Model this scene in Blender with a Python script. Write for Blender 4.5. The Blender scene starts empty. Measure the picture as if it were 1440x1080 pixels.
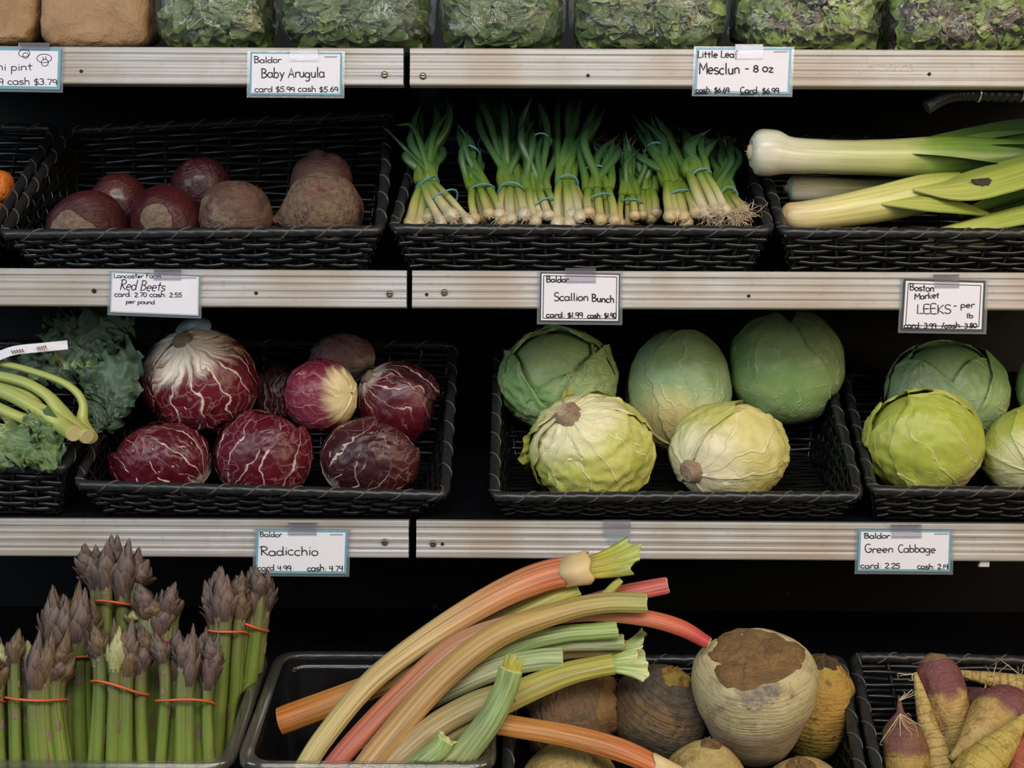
import bpy, math, random
from mathutils import Vector, Matrix, noise

# ------------------------------------------------------------------ camera, world, lights, exposure
D = 1.8            # camera distance to the front plane of the price rails (Y = 0)
CZ = 1.10          # camera height
ROLL = math.radians(0.35)
scene = bpy.context.scene
COL = scene.collection

cam_d = bpy.data.cameras.new('camera')
cam_d.sensor_width = 36.0
cam_d.lens = 45.0
cam_d.clip_start = 0.05
cam = bpy.data.objects.new('camera', cam_d)
COL.objects.link(cam)
cam.matrix_world = Matrix.Translation((0, -D, CZ)) @ Matrix.Rotation(math.radians(90), 4, 'X') @ Matrix.Rotation(ROLL, 4, 'Z')
scene.camera = cam

world = bpy.data.worlds.new('world')
scene.world = world
world.use_nodes = True
world.node_tree.nodes['Background'].inputs[0].default_value = (0.80, 0.88, 1.0, 1)
world.node_tree.nodes['Background'].inputs[1].default_value = 0.12

def area(name, loc, target, sx, sy, power, col):
    l = bpy.data.lights.new(name, 'AREA')
    l.shape = 'RECTANGLE'; l.size = sx; l.size_y = sy
    l.energy = power; l.color = col
    o = bpy.data.objects.new(name, l); COL.objects.link(o)
    o.location = loc
    o.rotation_euler = (Vector(target) - Vector(loc)).to_track_quat('-Z', 'Y').to_euler()
    return o

area('ceiling_light', (0.1, -3.1, CZ + 1.75), (0, 0, CZ - 0.1), 3.0, 1.0, 110, (1.0, 0.97, 0.93))
area('window_light', (-3.2, -2.8, CZ + 0.8), (-0.2, 0, CZ), 2.2, 1.6, 62, (0.80, 0.90, 1.0))
area('warm_lamp', (1.3, -1.6, CZ + 1.1), (0.6, 0, CZ - 0.2), 0.5, 0.4, 5, (1.0, 0.70, 0.36))
area('warm_shop_light', (2.7, -2.5, CZ + 0.5), (0.3, 0, CZ - 0.15), 1.6, 1.2, 52, (1.0, 0.74, 0.46))

scene.view_settings.view_transform = 'Standard'
scene.view_settings.look = 'None'
scene.view_settings.exposure = -0.28
scene.view_settings.gamma = 1.0
scene.view_settings.use_curve_mapping = False

# ------------------------------------------------------------------ helpers
CR, SR = math.cos(ROLL), math.sin(ROLL)
def P(px, py, Y=0.0):
    """where the sight line of a pixel meets depth Y"""
    dx, dy = px - 720.0, py - 540.0
    x = dx * CR + dy * SR
    y = -dx * SR + dy * CR
    s = (D + Y) / 1800.0
    return Vector((x * s, Y, CZ - y * s))
def S(Y):
    return (D + Y) / 1800.0

def lerp(a, b, t): return a + (b - a) * t
def sstep(a, b, x):
    t = max(0.0, min(1.0, (x - a) / (b - a))); return t * t * (3 - 2 * t)

def crom(pts, k):
    """smooth a list of tuples/Vectors (any dimension) with k samples per span"""
    pts = [tuple(p) for p in pts]
    if len(pts) < 3:
        out = []
        for i in range(k + 1):
            t = i / k
            out.append(tuple(lerp(a, b, t) for a, b in zip(pts[0], pts[1])))
        return out
    ext = [tuple(2 * a - b for a, b in zip(pts[0], pts[1]))] + pts + [tuple(2 * a - b for a, b in zip(pts[-1], pts[-2]))]
    out = []
    for i in range(1, len(ext) - 2):
        p0, p1, p2, p3 = ext[i - 1:i + 3]
        for j in range(k):
            t = j / k
            out.append(tuple(0.5 * (2 * b + (c - a) * t + (2 * a - 5 * b + 4 * c - d) * t * t + (3 * b - a - 3 * c + d) * t ** 3)
                             for a, b, c, d in zip(p0, p1, p2, p3)))
    out.append(pts[-1])
    return out

class MB:
    def __init__(self):
        self.v = []; self.f = []; self.uv = []; self.mi = []
    def grid(self, pts, uv=None, wrap=False, mi=0):
        n, m = len(pts), len(pts[0]); b = len(self.v)
        for row in pts: self.v.extend(row)
        mm = m if wrap else m - 1
        for i in range(n - 1):
            for j in range(mm):
                j2 = (j + 1) % m
                self.f.append((b + i * m + j, b + i * m + j2, b + (i + 1) * m + j2, b + (i + 1) * m + j))
                if uv:
                    self.uv.append((uv(i, j), uv(i, j + 1), uv(i + 1, j + 1), uv(i + 1, j)))
                else:
                    u0, u1, v0, v1 = j / mm, (j + 1) / mm, i / (n - 1), (i + 1) / (n - 1)
                    self.uv.append(((u0, v0), (u1, v0), (u1, v1), (u0, v1)))
                self.mi.append(mi)
        return b
    def fan(self, ring, centre, uvv=(0.5, 0.0), mi=0, flip=False):
        b = len(self.v); self.v.extend(ring); self.v.append(centre); n = len(ring)
        for j in range(n):
            j2 = (j + 1) % n
            self.f.append((b + j2, b + j, b + n) if not flip else (b + j, b + j2, b + n))
            self.uv.append((uvv,) * 3); self.mi.append(mi)
    def tube(self, path, rad, n=8, sec=None, closed=False, cap=True, up=(0, 0, 1), v0=0.0, v1=1.0, mi=0, capmi=None, disp=None):
        path = [Vector(p) for p in path]; N = len(path)
        if not isinstance(rad, (list, tuple)): rad = [rad] * N
        acc = [0.0]
        for i in range(1, N): acc.append(acc[-1] + (path[i] - path[i - 1]).length)
        L = acc[-1] or 1.0
        rows = []; upv = Vector(up)
        for i in range(N):
            if closed: t = path[(i + 1) % N] - path[i - 1]
            else: t = path[min(i + 1, N - 1)] - path[max(i - 1, 0)]
            if t.length < 1e-9: t = Vector((0, 0, 1))
            t.normalize()
            r = t.cross(upv)
            if r.length < 1e-4: r = t.cross(Vector((1, 0.3, 0.1)))
            r.normalize(); q = r.cross(t).normalized(); upv = q
            row = []; tt = acc[i] / L
            for j in range(n):
                a = 2 * math.pi * j / n
                if sec: ca, sa = sec(a, tt)
                else: ca, sa = math.cos(a), math.sin(a)
                p = path[i] + r * (ca * rad[i]) + q * (sa * rad[i])
                if disp: p = disp(p, path[i], a, tt)
                row.append(p)
            rows.append(row)
        if closed:
            rows.append(rows[0])
        NN = len(rows) - 1
        self.grid(rows, uv=lambda i, j: (j / n, v0 + (v1 - v0) * (acc[i] / L if i < N else 1.0)), wrap=True, mi=mi)
        if cap and not closed:
            cm = mi if capmi is None else capmi
            self.fan(rows[0], path[0].copy(), (0.5, v0), cm)
            self.fan(rows[-1], path[-1].copy(), (0.5, v1), cm, flip=True)
    def box(self, lo, hi, mi=0):
        (x0, y0, z0), (x1, y1, z1) = lo, hi
        c = [Vector(p) for p in ((x0, y0, z0), (x1, y0, z0), (x1, y1, z0), (x0, y1, z0), (x0, y0, z1), (x1, y0, z1), (x1, y1, z1), (x0, y1, z1))]
        self.hexa(c, mi)
    def hexa(self, c, mi=0):
        b = len(self.v); self.v.extend([Vector(p) for p in c])
        for q in ((0, 3, 2, 1), (4, 5, 6, 7), (0, 1, 5, 4), (1, 2, 6, 5), (2, 3, 7, 6), (3, 0, 4, 7)):
            self.f.append(tuple(b + k for k in q)); self.uv.append(((0, 0), (1, 0), (1, 1), (0, 1))); self.mi.append(mi)
    def build(self, name, mats, parent=None, loc=None, smooth=True):
        if parent is not None:
            r = parent
            while r.parent is not None: r = r.parent
            o0 = Vector(r.location)
        else:
            o0 = Vector(loc) if loc is not None else Vector((0, 0, 0))
        me = bpy.data.meshes.new(name)
        me.from_pydata([tuple(Vector(p) - o0) for p in self.v], [], self.f)
        uvl = me.uv_layers.new(name='UVMap')
        flat = []
        for q in self.uv:
            for c in q: flat.extend(c)
        uvl.data.foreach_set('uv', flat)
        if not isinstance(mats, (list, tuple)): mats = [mats]
        for m in mats: me.materials.append(m)
        me.polygons.foreach_set('material_index', self.mi)
        me.polygons.foreach_set('use_smooth', [smooth] * len(self.f))
        me.update()
        o = bpy.data.objects.new(name, me)
        COL.objects.link(o)
        if parent is not None: o.parent = parent
        else: o.location = o0
        return o

def tag(o, label=None, cat=None, group=None, kind=None):
    if label: o['label'] = label
    if cat: o['category'] = cat
    if group: o['group'] = group
    if kind: o['kind'] = kind
    return o
def thing(name, loc, label, cat, group=None):
    o = bpy.data.objects.new(name, None); COL.objects.link(o)
    o.empty_display_size = 0.03; o.location = loc
    return tag(o, label, cat, group)

# ------------------------------------------------------------------ materials
class M:
    def __init__(self, name):
        self.m = bpy.data.materials.new(name); self.m.use_nodes = True
        self.t = self.m.node_tree; self.n = self.t.nodes
        self.b = self.n['Principled BSDF']; self.out = self.n['Material Output']
    def put(self, sock, val):
        if hasattr(val, 'is_output'): self.t.links.new(val, sock)
        else:
            if isinstance(val, (tuple, list)) and len(val) == 3 and sock.type == 'RGBA': val = (*val, 1)
            sock.default_value = val
    def set(self, **k):
        names = dict(col='Base Color', rough='Roughness', metal='Metallic', spec='Specular IOR Level', normal='Normal', alpha='Alpha',
                     trans='Transmission Weight', sss='Subsurface Weight', coat='Coat Weight', coatr='Coat Roughness', ior='IOR', sheen='Sheen Weight')
        for a, v in k.items(): self.put(self.b.inputs[names[a]], v)
        return self
    def math(self, op, a, b=0.0, c=0.0, clamp=False):
        x = self.n.new('ShaderNodeMath'); x.operation = op; x.use_clamp = clamp
        for s, v in zip(x.inputs, (a, b, c)): self.put(s, v)
        return x.outputs[0]
    def vmath(self, op, a, b=(0, 0, 0)):
        x = self.n.new('ShaderNodeVectorMath'); x.operation = op
        self.put(x.inputs[0], a)
        if op == 'SCALE': self.put(x.inputs['Scale'], b)
        else: self.put(x.inputs[1], b)
        return x.outputs['Value'] if op in ('LENGTH', 'DISTANCE', 'DOT_PRODUCT') else x.outputs[0]
    def mix(self, f, a, b, mode='MIX'):
        x = self.n.new('ShaderNodeMix'); x.data_type = 'RGBA'; x.blend_type = mode
        self.put(x.inputs[0], f); self.put(x.inputs[6], a); self.put(x.inputs[7], b)
        return x.outputs[2]
    def ramp(self, f, stops):
        x = self.n.new('ShaderNodeValToRGB'); e = x.color_ramp.elements
        while len(e) < len(stops): e.new(0.5)
        for q, (p, c) in zip(e, stops):
            q.position = p; q.color = (*c, 1) if len(c) == 3 else c
        self.put(x.inputs[0], f); return x.outputs[0]
    def step(self, a, b, x):
        n = self.n.new('ShaderNodeMapRange'); n.interpolation_type = 'SMOOTHSTEP'
        self.put(n.inputs[0], x); self.put(n.inputs[1], a); self.put(n.inputs[2], b)
        n.inputs[3].default_value = 0; n.inputs[4].default_value = 1
        return n.outputs[0]
    def noise(self, scale, detail=3, vec=None, rough=0.5, dist=0.0, kind=None):
        x = self.n.new('ShaderNodeTexNoise')
        if kind: x.noise_type = kind
        x.inputs['Scale'].default_value = scale; x.inputs['Detail'].default_value = detail
        x.inputs['Roughness'].default_value = rough; x.inputs['Distortion'].default_value = dist
        if vec is not None: self.put(x.inputs['Vector'], vec)
        return x.outputs[0]
    def voro(self, scale, vec=None, feature='F1'):
        x = self.n.new('ShaderNodeTexVoronoi'); x.feature = feature
        x.inputs['Scale'].default_value = scale
        if vec is not None: self.put(x.inputs['Vector'], vec)
        return x.outputs[0]
    def coord(self, which='Object'):
        x = self.n.new('ShaderNodeTexCoord'); return x.outputs[which]
    def vec(self, k=7.0):
        """object coordinates shifted by a random amount per object"""
        oi = self.n.new('ShaderNodeObjectInfo')
        r = self.math('MULTIPLY', oi.outputs['Random'], k)
        return self.vmath('ADD', self.coord(), r)
    def sep(self, v):
        x = self.n.new('ShaderNodeSeparateXYZ'); self.put(x.inputs[0], v); return x.outputs
    def comb(self, a, b, c=0.0):
        x = self.n.new('ShaderNodeCombineXYZ')
        for s, v in zip(x.inputs, (a, b, c)): self.put(s, v)
        return x.outputs[0]
    def bump(self, h, strength=0.3, dist=0.002, normal=None):
        x = self.n.new('ShaderNodeBump'); x.inputs['Strength'].default_value = strength; x.inputs['Distance'].default_value = dist
        self.put(x.inputs['Height'], h)
        if normal is not None: self.put(x.inputs['Normal'], normal)
        return x.outputs[0]

def plain(name, col, rough=0.5, metal=0.0, var=0.15, spec=0.5, nscale=60, bumps=0.0):
    m = M(name); nz = m.noise(nscale, 3, m.vec())
    c = m.mix(m.math('MULTIPLY', nz, 1.0), tuple(x * (1 - var) for x in col), tuple(min(1, x * (1 + var)) for x in col))
    m.set(col=c, rough=rough, metal=metal, spec=spec)
    if bumps: m.set(normal=m.bump(nz, bumps, 0.001))
    return m.m

def veined(name, leaf, leaf2, pale, vein, basew=0.35, fan=1.6, vw=0.10, vstr=1.0, side=0.5, rough=0.42, bumpk=0.5, wrk=22, tip=None, coat=0.0, ragk=0.30):
    m = M(name)
    uv = m.sep(m.coord('UV')); ob = m.vec()
    u = m.math('MULTIPLY_ADD', uv[0], 2.0, -1.0); v = uv[1]
    n1 = m.math('SUBTRACT', m.noise(wrk, 3, ob), 0.5)
    n2 = m.noise(9, 3, ob)
    n3 = m.noise(90, 4, ob)
    u2 = m.math('MULTIPLY_ADD', n1, 0.55, u)
    s = m.math('MULTIPLY', m.math('DIVIDE', u2, m.math('ADD', v, 0.30)), fan)
    d = m.math('ABSOLUTE', m.math('SUBTRACT', m.math('FRACT', m.math('ADD', s, 0.5)), 0.5))
    w = m.math('MULTIPLY', m.math('SUBTRACT', 1.15, v), vw)
    l1 = m.math('MULTIPLY', m.math('SUBTRACT', 1.0, m.step(m.math('MULTIPLY', w, 0.25), w, d)), m.step(0.30, 0.50, m.noise(7, 2, m.vmath('ADD', ob, (9.1, 4.7, 2.3)))))
    sb = m.math('ADD', m.math('MULTIPLY', s, 2.3), m.math('MULTIPLY', n1, 0.9))
    db = m.math('ABSOLUTE', m.math('SUBTRACT', m.math('FRACT', sb), 0.5))
    lb = m.math('MULTIPLY', m.math('SUBTRACT', 1.0, m.step(0.02, 0.11, db)), m.step(0.52, 0.62, m.noise(13, 2, m.vmath('ADD', ob, (3.1, 1.7, 5.3)))))
    wv = m.comb(m.math('ADD', m.math('MULTIPLY', s, 0.9), m.math('MULTIPLY', n1, 0.9)), m.math('ADD', m.math('MULTIPLY', v, 4.2), m.math('MULTIPLY', n1, 1.2)), m.math('MULTIPLY', n2, 1.5))
    ed = m.voro(1.6, wv, 'DISTANCE_TO_EDGE')
    l2 = m.math('MULTIPLY', m.math('SUBTRACT', 1.0, m.step(0.008, 0.05, ed)), m.step(0.40, 0.60, n2))
    l2 = m.math('MULTIPLY', m.math('MAXIMUM', l2, lb), side)
    ve = m.math('MULTIPLY', m.math('MAXIMUM', l1, l2), vstr, clamp=True)
    lc = m.mix(m.step(0.3, 0.7, m.math('ADD', n2, m.math('MULTIPLY', n1, 0.6))), leaf, leaf2)
    lc = m.mix(m.math('MULTIPLY', m.step(0.45, 0.75, n3), 0.22), lc, tuple(x * 0.6 for x in leaf))
    if tip: lc = m.mix(m.step(0.55, 1.0, v), lc, tip)
    c = m.mix(ve, lc, vein)
    rag = m.math('SUBTRACT', m.noise(1.0, 3, m.comb(m.math('MULTIPLY', s, 2.2), m.math('MULTIPLY', v, 1.2), m.math('MULTIPLY', n2, 0.6)), 0.6), 0.5)
    base = m.math('SUBTRACT', 1.0, m.step(basew * 0.45, basew * 0.95, m.math('MULTIPLY_ADD', rag, ragk, v)))
    c = m.mix(base, c, pale)
    h = m.math('ADD', m.math('MULTIPLY', m.math('MAXIMUM', l1, l2), 0.7), m.math('ADD', n1, m.math('MULTIPLY', n3, 0.35)))
    m.set(col=c, rough=rough, normal=m.bump(h, bumpk, 0.003), spec=0.45, coat=coat, coatr=0.3)
    return m.m

def gradient(name, stops, rough=0.4, stripe=0.25, sfreq=40, coat=0.0, bumpk=0.15, blot=0.0, blotcol=(0.2, 0.12, 0.05)):
    """colour along the length of a stalk, with fine lengthwise fibres"""
    m = M(name); uv = m.sep(m.coord('UV')); ob = m.vec()
    v = m.math('MULTIPLY_ADD', m.math('SUBTRACT', m.noise(35, 2, ob), 0.5), 0.10, uv[1])
    c = m.ramp(v, stops)
    oi = m.n.new('ShaderNodeObjectInfo')
    st = m.noise(1.0, 2, m.comb(m.math('MULTIPLY', uv[0], sfreq), m.math('MULTIPLY', uv[1], 2.5), m.math('MULTIPLY', oi.outputs['Random'], 30)))
    c = m.mix(m.math('MULTIPLY', m.step(0.45, 0.7, st), stripe), c, m.mix(1.0, c, (1.35, 1.3, 1.2), 'MULTIPLY'))
    c = m.mix(m.math('MULTIPLY', m.step(0.55, 0.3, st), stripe), c, m.mix(1.0, c, (0.62, 0.6, 0.55), 'MULTIPLY'))
    if blot: c = m.mix(m.math('MULTIPLY', m.step(0.58, 0.68, m.noise(60, 4, ob)), blot), c, blotcol)
    m.set(col=c, rough=rough, normal=m.bump(st, bumpk, 0.001), coat=coat, coatr=0.25)
    return m.m

def rooty(name, body, body2, top=None, tsplit=0.35, tan=None, cover=0.5, patch=None, scar=None, rough=0.55, coat=0.0, rings=0.0, nscale=18, streak=0.45):
    """root vegetable skin: blotches, an optional coloured shoulder and a scurfy overlay"""
    m = M(name); uv = m.sep(m.coord('UV')); ob = m.vec()
    n1 = m.noise(nscale, 5, ob, 0.6); n2 = m.noise(110, 4, ob, 0.6); n3 = m.noise(6, 2, ob)
    c = m.mix(m.step(0.35, 0.65, n1), body, body2)
    if top:
        e = m.math('MULTIPLY_ADD', m.math('SUBTRACT', n1, 0.5), 0.30, uv[1])
        c = m.mix(m.step(tsplit + 0.05, tsplit - 0.05, e), c, top)
    h = n2
    if tan:
        if patch:
            d = m.vmath('DISTANCE', m.coord(), patch[0])
            d = m.math('MULTIPLY_ADD', m.math('SUBTRACT', n1, 0.5), patch[1] * 1.3, d)
            f = m.step(patch[1] * 1.02, patch[1] * 0.9, d)
        else:
            f = m.step(0.5 - 0.06, 0.5 + 0.06, m.math('ADD', m.math('MULTIPLY', m.math('SUBTRACT', n1, 0.5), 0.9), m.math('MULTIPLY_ADD', m.math('SUBTRACT', n3, 0.5), 0.8, cover)))
        tc = m.mix(m.step(0.35, 0.7, n2), tan, tuple(x * 0.55 for x in tan))
        c = m.mix(f, c, tc)
        h = m.math('MULTIPLY', n2, m.math('MULTIPLY_ADD', f, 1.0, 0.25))
        m.set(rough=m.math('MULTIPLY_ADD', f, 0.35, rough))
    else:
        m.set(rough=rough)
    sk = m.noise(1.0, 4, m.comb(m.math('MULTIPLY', m.math('ABSOLUTE', m.math('SUBTRACT', uv[0], 0.5)), 7.0), m.math('MULTIPLY', uv[1], 42.0), m.math('MULTIPLY', n3, 2.0)), 0.65)
    c = m.mix(m.math('MULTIPLY', m.step(0.50, 0.68, sk), streak), c, m.mix(1.0, c, (0.55, 0.48, 0.42), 'MULTIPLY'))
    c = m.mix(m.math('MULTIPLY', m.step(0.56, 0.70, m.noise(32, 6, ob, 0.7)), 0.55), c, m.mix(1.0, c, (0.60, 0.52, 0.45), 'MULTIPLY'))
    if scar:
        c = m.mix(m.math('MULTIPLY', m.step(0.53, 0.64, m.noise(38, 6, ob, 0.7, 0.8)), 0.75), c, scar)
    if rings:
        rn = m.math('ABSOLUTE', m.math('SUBTRACT', m.math('FRACT', m.math('MULTIPLY_ADD', n1, 1.2, m.math('MULTIPLY', uv[1], rings))), 0.5))
        lines = m.step(0.09, 0.02, rn)
        c = m.mix(m.math('MULTIPLY', lines, 0.22), c, tuple(x * 0.4 for x in body))
        h = m.math('SUBTRACT', h, m.math('MULTIPLY', lines, 0.3))
    m.set(col=c, normal=m.bump(m.math('ADD', h, m.math('ADD', m.math('MULTIPLY', n1, 1.6), m.math('MULTIPLY', sk, 0.7))), 0.85, 0.005), coat=coat, coatr=0.2)
    return m.m

def clearfilm(name, tint=(0.9, 0.95, 1.0), gloss=0.12, rough=0.12, crinkle=0.0, scale=40, haze=0.0, hazecol=(0.7, 0.75, 0.8), fres=0.9):
    m = M(name); m.n.remove(m.b)
    tr = m.n.new('ShaderNodeBsdfTransparent'); tr.inputs[0].default_value = (*tint, 1)
    gl = m.n.new('ShaderNodeBsdfGlossy'); gl.inputs['Roughness'].default_value = rough; gl.inputs[0].default_value = (1, 1, 1, 1)
    lw = m.n.new('ShaderNodeLayerWeight'); lw.inputs[0].default_value = 0.25
    f = m.math('MULTIPLY_ADD', lw.outputs['Fresnel'], fres, gloss, clamp=True)
    if crinkle:
        ob = m.vec(); h = m.math('ADD', m.noise(scale, 4, ob, 0.6, 1.2), m.math('MULTIPLY', m.voro(scale * 0.7, ob, 'DISTANCE_TO_EDGE'), 0.9))
        nb = m.bump(h, crinkle, 0.01)
        m.put(gl.inputs['Normal'], nb); m.put(lw.inputs['Normal'], nb)
    mx = m.n.new('ShaderNodeMixShader')
    m.put(mx.inputs[0], f); m.put(mx.inputs[1], tr.outputs[0]); m.put(mx.inputs[2], gl.outputs[0])
    res = mx.outputs[0]
    if haze:
        df = m.n.new('ShaderNodeBsdfDiffuse'); df.inputs[0].default_value = (*hazecol, 1)
        m2 = m.n.new('ShaderNodeMixShader'); m.put(m2.inputs[0], haze); m.put(m2.inputs[1], res); m.put(m2.inputs[2], df.outputs[0]); res = m2.outputs[0]
    m.t.links.new(res, m.out.inputs['Surface'])
    return m.m

def rail_metal():
    m = M('worn_aluminium'); ob = m.coord('Object')
    st = m.vmath('MULTIPLY', ob, (1.2, 40.0, 150.0))
    n1 = m.noise(3.0, 4, st, 0.6); n2 = m.noise(5, 3, ob); n3 = m.noise(160, 2, m.vmath('MULTIPLY', ob, (0.5, 1, 1)))
    c = m.mix(m.step(0.3, 0.7, n1), (0.36, 0.35, 0.34), (0.54, 0.53, 0.51))
    c = m.mix(m.math('MULTIPLY', m.step(0.42, 0.66, n2), 0.6), c, (0.34, 0.26, 0.18))
    c = m.mix(m.math('MULTIPLY', m.step(0.62, 0.7, n3), 0.25), c, (0.25, 0.24, 0.23))
    m.set(col=c, metal=0.45, rough=m.math('MULTIPLY_ADD', n1, 0.2, 0.46), normal=m.bump(n1, 0.06, 0.001))
    return m.m

MT = {}
MT['wicker'] = plain('black_resin_wicker', (0.0065, 0.007, 0.008), 0.30, 0, 0.5, 0.45, 200, 0.15)
MT['wicker_shaded'] = plain('black_shaded_basket_floor', (0.003, 0.003, 0.0035), 0.7, 0, 0.3, 0.15)  # darker copy of the wicker: shade inside the baskets put into the colour
MT['wrap_glint'] = plain('wrap_edge_painted_glint', (0.085, 0.085, 0.085), 0.4)  # lighter grey paints the specular glint along the wrap edges
MT['wicker_rim'] = plain('black_wrapped_resin', (0.017, 0.0175, 0.0185), 0.36, 0, 0.4, 0.55, 90, 0.12)
MT['deck'] = plain('black_shelf_steel', (0.005, 0.005, 0.007), 0.4, 0, 0.3, 0.25)
MT['rail'] = rail_metal()
MT['screw'] = plain('screw_steel', (0.30, 0.24, 0.18), 0.4, 0.9)
MT['hole'] = plain('dark_hole', (0.006, 0.006, 0.006), 0.8)
MT['ink'] = plain('black_marker_ink', (0.012, 0.012, 0.016), 0.6)
MT['paper'] = plain('white_card', (0.74, 0.73, 0.79), 0.6, 0, 0.04)
MT['teal'] = plain('teal_border_print', (0.13, 0.33, 0.41), 0.5, 0, 0.1)
MT['blueborder'] = plain('blue_border_print', (0.20, 0.40, 0.55), 0.5, 0, 0.1)
MT['paleborder'] = plain('pale_blue_border_print', (0.42, 0.52, 0.58), 0.5, 0, 0.1)
MT['blackborder'] = plain('black_border_print', (0.03, 0.03, 0.035), 0.5, 0, 0.1)
MT['greyprint'] = plain('grey_small_print', (0.33, 0.33, 0.38), 0.6)
MT['sleeve'] = clearfilm('clear_sleeve', (0.93, 0.96, 0.98), 0.05, 0.15, haze=0.10)
MT['clip'] = clearfilm('clear_sign_clip', (0.93, 0.92, 0.94), 0.04, 0.15, haze=0.07, hazecol=(0.62, 0.58, 0.66))
MT['tub'] = clearfilm('clear_tub_plastic', (0.97, 0.97, 0.96), 0.012, 0.10, haze=0.004, hazecol=(0.6, 0.58, 0.52), fres=0.22)
MT['band_blue'] = plain('blue_rubber', (0.10, 0.27, 0.33), 0.5)
MT['band_red'] = plain('red_rubber', (0.75, 0.13, 0.05), 0.45)
# ------------------------------------------------------------------ setting: the black case
H1, H2, H3 = 474e-3, 161e-3, -192e-3        # rail tops above the camera height
TILT = math.tan(math.radians(15))
def deck_z(level, Y):
    h = {1: H1, 2: H2, 3: H3}[level]
    return CZ + h - 0.012 + TILT * max(Y, 0)
BT = math.tan(math.radians(13))
def well_z(Y): return CZ - 0.575 + BT * (Y + 0.30)

def back_wall():
    m = M('black_case_liner'); ob = m.coord()
    n = m.noise(70, 3, ob); n2 = m.noise(14, 2, ob)
    sp = m.math('MULTIPLY', m.step(0.66, 0.72, n), m.step(0.56, 0.64, n2))
    c = m.mix(m.math('MULTIPLY', sp, 0.5), (0.002, 0.0022, 0.0032), (0.07, 0.075, 0.09))
    m.set(col=c, rough=0.5, spec=0.12)
    b = MB(); b.box((-1.2, 0.47, CZ - 0.75), (1.2, 0.50, CZ + 0.80))
    o = b.build('wall_back', m.m, smooth=False); tag(o, 'black liner panel at the back of the produce case', 'wall', kind='structure')
back_wall()
b = MB()
c = [(-1.1, -0.36, well_z(-0.36) - 0.02), (1.1, -0.36, well_z(-0.36) - 0.02), (1.1, 0.47, well_z(0.47) - 0.02), (-1.1, 0.47, well_z(0.47) - 0.02)]
b.hexa(c + [(x, y, z + 0.018) for x, y, z in c])
tag(b.build('floor', MT['deck'], smooth=False), 'black sloping bottom deck of the produce case', 'floor', kind='structure')

PROFILE = [(0.016, 0.0), (0.003, 0.0), (0.0008, -0.0006), (0.0, -0.002), (0.0, -0.0080), (0.0008, -0.0095), (0.0012, -0.0105)]
for _g in range(3):
    _z = -0.0105 - 0.0102 * _g
    PROFILE += [(0.0013, _z - 0.0010), (0.0013, _z - 0.0034), (0.0009, _z - 0.0044), (0.0006, _z - 0.0056), (0.0006, _z - 0.0076), (0.0009, _z - 0.0090), (0.0012, _z - 0.0100)]
PROFILE += [(0.0006, -0.0425), (0.0, -0.0440), (0.0, -0.0505), (0.0008, -0.0522), (0.003, -0.0530), (0.016, -0.0530)]
def shelf(level, side, xg, yl, yr, marks, label):
    """one shelf: sloping black deck, ribbed aluminium price rail, screws and holes. yl, yr: pixel rows of the rail top at its ends"""
    xa, xb = (-1.05, P(xg, 500, 0).x) if side == 'l' else (P(xg, 500, 0).x, 1.05)
    za, zb = P(720 + xa * 1000, yl, 0).z, P(720 + xb * 1000, yr, 0).z
    h = CZ + {1: H1, 2: H2, 3: H3}[level]
    t = thing('display_shelf', ((xa + xb) / 2, 0, h), label, 'shelf', 'shelves of the produce case')
    b = MB()
    top = [(xa, 0.006, deck_z(level, 0)), (xb, 0.006, deck_z(level, 0)), (xb, 0.468, deck_z(level, 0.468)), (xa, 0.468, deck_z(level, 0.468))]
    b.hexa([(x, y, z - 0.016) for x, y, z in top] + [(x, y, z - 0.001) for x, y, z in top])
    b.build('shelf_deck', MT['deck'], t, smooth=False)
    b = MB(); K = 24
    rows = []
    for i in range(K + 1):
        f = i / K; x = lerp(xa, xb, f); z = lerp(za, zb, f)
        rows.append([Vector((x, y, z + q)) for y, q in PROFILE])
    b.grid(rows); b.fan(rows[0], sum(rows[0], Vector()) / len(rows[0])); b.fan(rows[-1], sum(rows[-1], Vector()) / len(rows[-1]), flip=True)
    b.build('price_rail', MT['rail'], t, smooth=False)
    for kind, px, py in marks:
        c = P(px, py, -0.0004)
        b = MB()
        if kind == 's':
            b.tube([c + Vector((0, 0.004, 0)), c + Vector((0, -0.0018, 0)), c + Vector((0, -0.0026, 0))], [0.0048, 0.0048, 0.0030], 12)
            o = b.build('screw', MT['screw'], t)
            b = MB(); b.box(c + Vector((-0.0032, -0.0034, -0.0007)), c + Vector((0.0032, -0.0024, 0.0007))); b.build('screw_slot', MT['hole'], o, smooth=False)
        else:
            r = 0.0024 if kind == 'h' else 0.0032
            b.tube([c + Vector((0, 0.005, 0)), c + Vector((0, -0.0004, 0))], r, 10); b.build('screw_hole', MT['hole'], t)
    return t

shelf(1, 'l', 564.5, 63, 67, [('h', 114, 100), ('s', 541, 105)], 'top shelf left of the rail gap, holding brown paper bags and bagged greens')
s1r = shelf(1, 'r', 574, 67, 71, [('s', 595, 107), ('h', 827, 106), ('h', 1307, 104)], 'top shelf right of the rail gap, with the word Produce scratched on its rail')
shelf(2, 'l', 571, 375, 380, [('H', 132, 409), ('h', 360, 412), ('s', 548, 413)], 'middle shelf left of the rail gap, with the beet basket on it')
shelf(2, 'r', 579, 380, 384, [('h', 600, 414), ('s', 625, 411), ('h', 1053, 416)], 'middle shelf right of the rail gap, with the scallions and leeks on it')
shelf(3, 'l', 576, 728, 732, [('s', 541, 762)], 'lower shelf left of the rail gap, with the kale and radicchio on it')
shelf(3, 'r', 587, 732, 739, [('s', 609, 764), ('h', 622, 765)], 'lower shelf right of the rail gap, with the cabbage baskets on it')

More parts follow.
